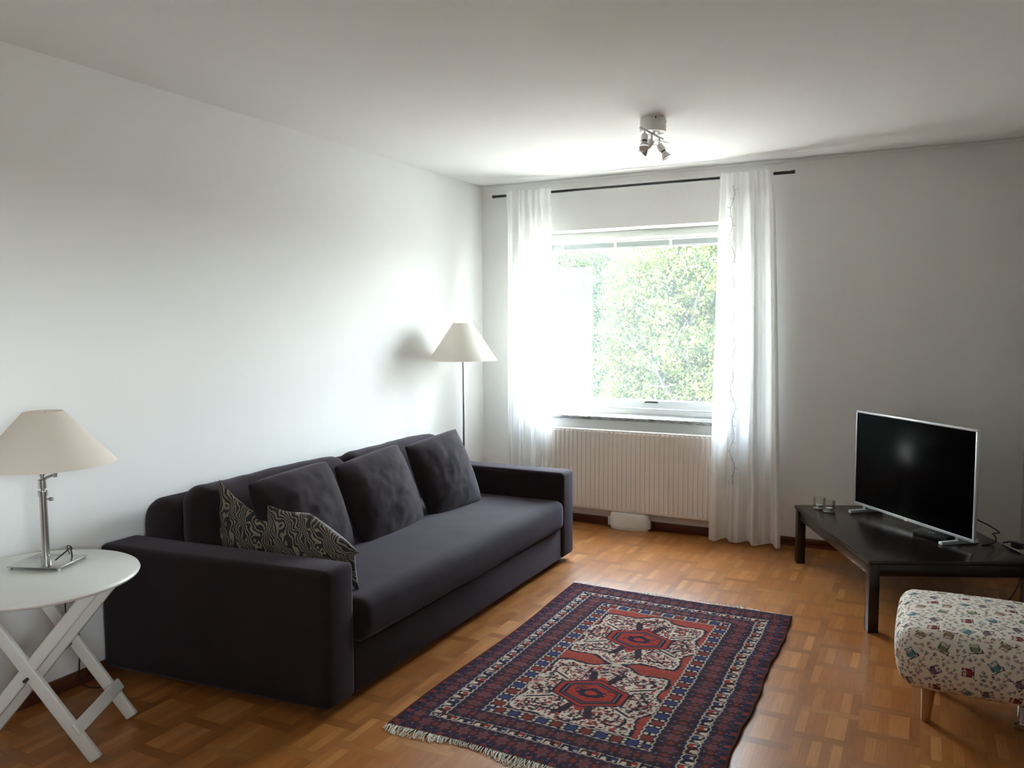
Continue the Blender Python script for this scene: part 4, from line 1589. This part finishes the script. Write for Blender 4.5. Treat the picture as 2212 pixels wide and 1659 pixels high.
# diagonal latch-hook bars radiating from each medallion
for my in medY:
    ycd = Y - my
    for sgn in (1, -1):
        bar = np.abs(ycd - sgn * xc * 0.62)
        put(mk & (dl < 0.222) & (bar < 0.006) & (np.abs(xc) > 0.13), PURP)
        put(mk & (dl < 0.222) & (np.abs(bar - 0.013) < 0.006) & (np.abs(xc) > 0.13), CREAM)
        put(mk & (np.abs(xc - sgn * ycd * 0.30) < 0.016) & (np.abs(ycd) < 0.20) & (np.abs(ycd) > 0.09), PURP)
        put(mk & (np.abs(ycd) < 0.155) & (np.abs(xc) < (0.165 - np.abs(ycd)) * 0.6), RED)
    hexd = np.maximum(np.abs(xc) / 0.150, (np.abs(xc) * 0.50 + np.abs(ycd)) / 0.128)
    for lim, col in ((1.0, NAVY), (0.93, RED), (0.80, BLACK), (0.73, MAUVE), (0.69, PURP), (0.62, RED)):
        put(mk & (hexd < lim), col)
    ringd = np.maximum(np.abs(xc) / 0.150, (np.abs(xc) * 0.50 + np.abs(ycd)) / 0.128)
    tooth = 0.03 * np.sign(np.sin(run * 260))
    put(mk & (ringd + tooth < 0.36) & (ringd > 0.17), NAVY)
    put(mk & (ringd <= 0.17), RED)
    put(mk & (hexd < 0.58) & (hexd > 0.42) & (hsh(np.floor(X / 0.014), np.floor(Y / 0.014), 4) < 0.12), BROWN)
C = C * 0.95 + 0.05 * np.array([0.085, 0.060, 0.062])          # fibres blend at the knots
# yarn-to-yarn variation and abrash
vari = 1 + 0.30 * (rng.random((nx_, ny_)) - 0.5)
abr = 1 + 0.06 * np.sin(Y * 21) + 0.05 * np.sin(Y * 57 + 1)
C = np.clip(C * (vari * abr)[..., None], 0, 1)
# shape: slightly wavy right edge with ripples
wr = np.clip((X / RW - 0.62) / 0.38, 0, 1)
PXr = RX + X + wr * (0.005 * np.sin(Y * 9.5 + 0.6) + 0.0025 * np.sin(Y * 31)) - 0.010 * np.clip(1 - X / 0.15, 0, 1) * np.sin(Y * 4.2 + 0.4)
PYr = RYn + Y + 0.010 * np.sin(X * 5.0) * np.clip(1 - Y / 0.4, 0, 1) + 0.012 * np.sin(X * 3.0 + 2.6) * np.clip((Y - RL + 0.4) / 0.4, 0, 1)
PZr = 0.0085 + 0.0070 * wr * (0.5 + 0.5 * np.sin(Y * 38 + X * 6 + 1.5 * np.sin(Y * 6))) + 0.0008 * np.sin(X * 40) * np.sin(Y * 33)
rgo = thing('rug', (RX + RW / 2, RYn + RL / 2, 0), 'hand-knotted oriental rug with two red medallions and navy borders on the parquet', 'rug')
idx = np.arange(nx_ * ny_).reshape(nx_, ny_)
F = np.stack([idx[:-1, :-1].ravel(), idx[1:, :-1].ravel(), idx[1:, 1:].ravel(), idx[:-1, 1:].ravel()], 1)
V = np.stack([PXr, PYr, PZr], -1).reshape(-1, 3)
loop = np.concatenate([idx[:-1, 0], idx[-1, :-1], idx[:0:-1, -1], idx[0, :0:-1]])
low = V[loop].copy()
low[:, 2] = 0.0008
V2 = np.concatenate([V, low])
lo = len(V) + np.arange(len(loop))
Fs = np.stack([loop, lo, np.roll(lo, -1), np.roll(loop, -1)], 1)
me = bpy.data.meshes.new('pile')
np_mesh(me, V2, np.concatenate([F, Fs]))
set_color(me, np.concatenate([C.reshape(-1, 3), np.tile(np.array(BROWN) * 0.7, (len(loop), 1))]))
link_mesh('pile', me, M['rug'], rgo)
for e_i, (yb_, sgn) in enumerate(((0, -1), (ny_ - 1, 1))):
    bm = nb()
    rnd = random.Random(31 + e_i)
    nst = 330
    for k in range(nst):
        u = (k + rnd.uniform(-0.4, 0.4)) / nst
        i = min(nx_ - 1, max(0, int(u * (nx_ - 1))))
        x0, y0 = PXr[i, yb_], PYr[i, yb_]
        ln = rnd.uniform(0.028, 0.050) * (0.8 + 0.35 * math.sin(u * 17 + e_i))
        dx = rnd.uniform(-0.5, 0.5) * ln
        w = rnd.uniform(0.0011, 0.0019)
        pts = [(x0, y0 - sgn * 0.003, 0.0075), (x0 + dx * 0.3, y0 + sgn * ln * 0.4, 0.0062 + rnd.uniform(0, 0.002)), (x0 + dx * 0.8, y0 + sgn * ln * 0.8, 0.003), (x0 + dx * 1.2, y0 + sgn * ln, 0.0021)]
        tube(bm, pts, w, 4, caps=False)
    o = obj('fringe', bm, M['fringe'], rgo)
    o['kind'] = 'stuff'

# ------------------------------------------------------------------ owl-print footstool
OX0, OX1, OY0, OY1, OZ0, OZ1 = 2.985, 3.545, -2.345, -1.785, 0.135, 0.362
st = thing('footstool', (3.26, -2.06, 0), 'cream footstool printed with small owls and leaves on wooden legs', 'footstool')
TP, RES = 0.26, 0.0012
nT = int(TP / RES)
tile = np.zeros((nT, nT, 3)) + srgb(226, 218, 206)
tu, tvv = np.meshgrid((np.arange(nT) + 0.5) * RES, (np.arange(nT) + 0.5) * RES, indexing='ij')


def stamp(cx, cy_, rot_, parts):
    dx = (tu - cx + TP / 2) % TP - TP / 2
    dy = (tvv - cy_ + TP / 2) % TP - TP / 2
    a = dx * math.cos(rot_) + dy * math.sin(rot_)
    b = -dx * math.sin(rot_) + dy * math.cos(rot_)
    for ex, ey, rx_, ry_, col in parts:
        tile[((a - ex) / rx_) ** 2 + ((b - ey) / ry_) ** 2 < 1] = col


rnd = random.Random(77)
TEAL, OLIVE, PLUM, REDO, TAN, DKB, GRY = srgb(92, 140, 146), srgb(128, 140, 104), srgb(122, 98, 116), srgb(140, 44, 52), srgb(164, 136, 104), srgb(62, 48, 52), srgb(120, 116, 116)
LEAFC = [srgb(112, 112, 120), srgb(146, 112, 104), srgb(116, 134, 142), srgb(136, 106, 120), srgb(168, 134, 112), srgb(108, 118, 108), srgb(120, 96, 100)]
pos = [(0.035, 0.04, REDO, 1.6), (0.115, 0.075, TEAL, 0.6), (0.195, 0.03, PLUM, -1.0), (0.055, 0.13, OLIVE, 0.2), (0.145, 0.155, TAN, 2.6), (0.22, 0.115, OLIVE, -0.4), (0.03, 0.215, TEAL, 0.9),
       (0.10, 0.225, PLUM, -1.3), (0.185, 0.215, REDO, 1.5), (0.235, 0.175, TAN, 2.9)]
for cx, cy_, col, ro in pos:
    for _ in range(0):
        pass
taken = [(a, b, 0.030) for a, b, _, _ in pos]
n_s = 0
for _ in range(6000):
    a, b = rnd.uniform(0, TP), rnd.uniform(0, TP)
    if all(math.hypot((a - p + TP / 2) % TP - TP / 2, (b - q_ + TP / 2) % TP - TP / 2) > r + 0.0085 for p, q_, r in taken):
        taken.append((a, b, 0.0065))
        col = rnd.choice(LEAFC)
        ro = rnd.uniform(0, 6.28)
        parts = [(0, 0, 0.0010, 0.0075, col)]
        for s in (-1, 1):
            for h in (-0.002, 0.0025):
                parts.append((s * 0.0035, h, 0.0028, 0.0017, col))
        parts.append((0, 0.007, 0.0022, 0.003, col))
        stamp(a, b, ro, parts)
for cx, cy_, col, ro in pos:
    dk = col * 0.55
    stamp(cx, cy_, ro, [(0, -0.019, 0.026, 0.0018, DKB), (0.020, -0.014, 0.0022, 0.008, DKB), (-0.022, -0.024, 0.004, 0.0022, DKB),
                        (0, 0, 0.0155, 0.018, col), (0, -0.004, 0.010, 0.011, col * 0.75 + GRY * 0.2), (-0.011, 0.014, 0.005, 0.006, col), (0.011, 0.014, 0.005, 0.006, col), (-0.0125, -0.003, 0.0040, 0.012, dk),
                        (0.0125, -0.003, 0.0040, 0.012, dk), (-0.006, 0.009, 0.0055, 0.0055, srgb(222, 214, 206)), (0.006, 0.009, 0.0055, 0.0055, srgb(222, 214, 206)),
                        (-0.006, 0.009, 0.0022, 0.0022, DKB), (0.006, 0.009, 0.0022, 0.0022, DKB), (0, 0.005, 0.0016, 0.003, srgb(190, 140, 80))])
# upholstered block on a fine grid so the print is crisp
hx, hy, hz = (OX1 - OX0) / 2, (OY1 - OY0) / 2, (OZ1 - OZ0) / 2
cen = np.array([(OX0 + OX1) / 2, (OY0 + OY1) / 2, (OZ0 + OZ1) / 2])
R_ = 0.055
hv = np.array([hx, hy, hz])
Vs, Fs_, Cs = [], [], []
base = 0


def face_grid(ax, sg, res):
    a1, a2 = [k for k in range(3) if k != ax]
    n1, n2 = int(2 * hv[a1] / res) + 1, int(2 * hv[a2] / res) + 1
    g1_, g2_ = np.meshgrid(np.linspace(-hv[a1], hv[a1], n1), np.linspace(-hv[a2], hv[a2], n2), indexing='ij')
    P = np.zeros((n1, n2, 3))
    P[..., a1], P[..., a2], P[..., ax] = g1_, g2_, sg * hv[ax]
    return P


for ax, sg, res in ((2, 1, 0.0028), (1, -1, 0.0028), (0, -1, 0.0028), (1, 1, 0.02), (0, 1, 0.02), (2, -1, 0.02)):
    P = face_grid(ax, sg, res)
    # unfolded cloth coordinates
    if ax == 2:
        uc, vc = P[..., 0], P[..., 1]
    elif ax == 1:
        uc, vc = P[..., 0], sg * (hy + (hz - P[..., 2]))
    else:
        uc, vc = sg * (hx + (hz - P[..., 2])), P[..., 1]
    core = np.clip(P, -(hv - R_), hv - R_)
    d = P - core
    L = np.linalg.norm(d, axis=-1, keepdims=True)
    Pn = core + d / np.maximum(L, 1e-9) * R_
    q_ = np.clip(Pn / hv, -1, 1)
    Pn[..., 2] += np.where(q_[..., 2] > 0, 0.026 * (1 - q_[..., 0] ** 2) * (1 - q_[..., 1] ** 2) * q_[..., 2], 0)
    Pn[..., 0] += 0.012 * np.sign(q_[..., 0]) * np.abs(q_[..., 0]) ** 3 * (1 - q_[..., 2] ** 2) * (1 - q_[..., 1] ** 2)
    Pn[..., 1] += 0.014 * np.sign(q_[..., 1]) * np.abs(q_[..., 1]) ** 3 * (1 - q_[..., 2] ** 2) * (1 - q_[..., 0] ** 2)
    tap = 1 - 0.10 * np.clip(-q_[..., 2], 0, 1) ** 1.5
    Pn[..., 0] *= tap
    Pn[..., 1] *= tap
    ii = np.floor(((uc + 5.03) % TP) / RES).astype(int) % nT
    jj = np.floor(((vc + 5.11) % TP) / RES).astype(int) % nT
    Cs.append(tile[ii, jj].reshape(-1, 3))
    n1, n2 = P.shape[:2]
    ix = np.arange(n1 * n2).reshape(n1, n2) + base
    fa = np.stack([ix[:-1, :-1].ravel(), ix[1:, :-1].ravel(), ix[1:, 1:].ravel(), ix[:-1, 1:].ravel()], 1)
    flip = (sg > 0) != (ax != 1)
    Fs_.append(fa[:, ::-1] if flip else fa)
    Vs.append((Pn + cen).reshape(-1, 3))
    base += n1 * n2
me = bpy.data.meshes.new('upholstery')
np_mesh(me, np.concatenate(Vs), np.concatenate(Fs_))
set_color(me, np.concatenate(Cs))
link_mesh('upholstery', me, M['owl'], st)
for x, y, sx_, sy_ in ((3.095, -2.225, -1, -1), (3.435, -2.225, 1, -1), (3.095, -1.905, -1, 1), (3.435, -1.905, 1, 1)):
    bm = nb()
    lathe(bm, [(0, 0.0), (0.0145, 0.0), (0.0160, 0.004), (0.0265, 0.150), (0, 0.150)], (0, 0, 0), 24)
    for v in bm.verts:
        k_ = 1 - v.co.z / 0.15
        v.co = Vector((x + v.co.x + sx_ * 0.008 * k_, y + v.co.y + sy_ * 0.008 * k_, v.co.z + 0.0006))
    obj('leg', bm, M['leg_wood'], st)

ch = thing('furniture_foot', (3.405, -2.145, 0), 'small shiny chrome furniture foot at the right edge, just under the footstool', 'foot')
bm = nb()
lathe(bm, [(0, 0.0006), (0.034, 0.0006), (0.036, 0.006), (0.030, 0.012), (0.016, 0.016), (0, 0.016)], (3.405, -2.145, 0), 32)
obj('foot_plate', bm, M['chrome'], ch)
bm = nb()
lathe(bm, [(0, 0.0162), (0.014, 0.0162), (0.014, 0.040), (0.024, 0.043), (0.024, 0.085), (0, 0.085)], (3.405, -2.145, 0), 24)
obj('ferrule', bm, M['chrome'], ch)
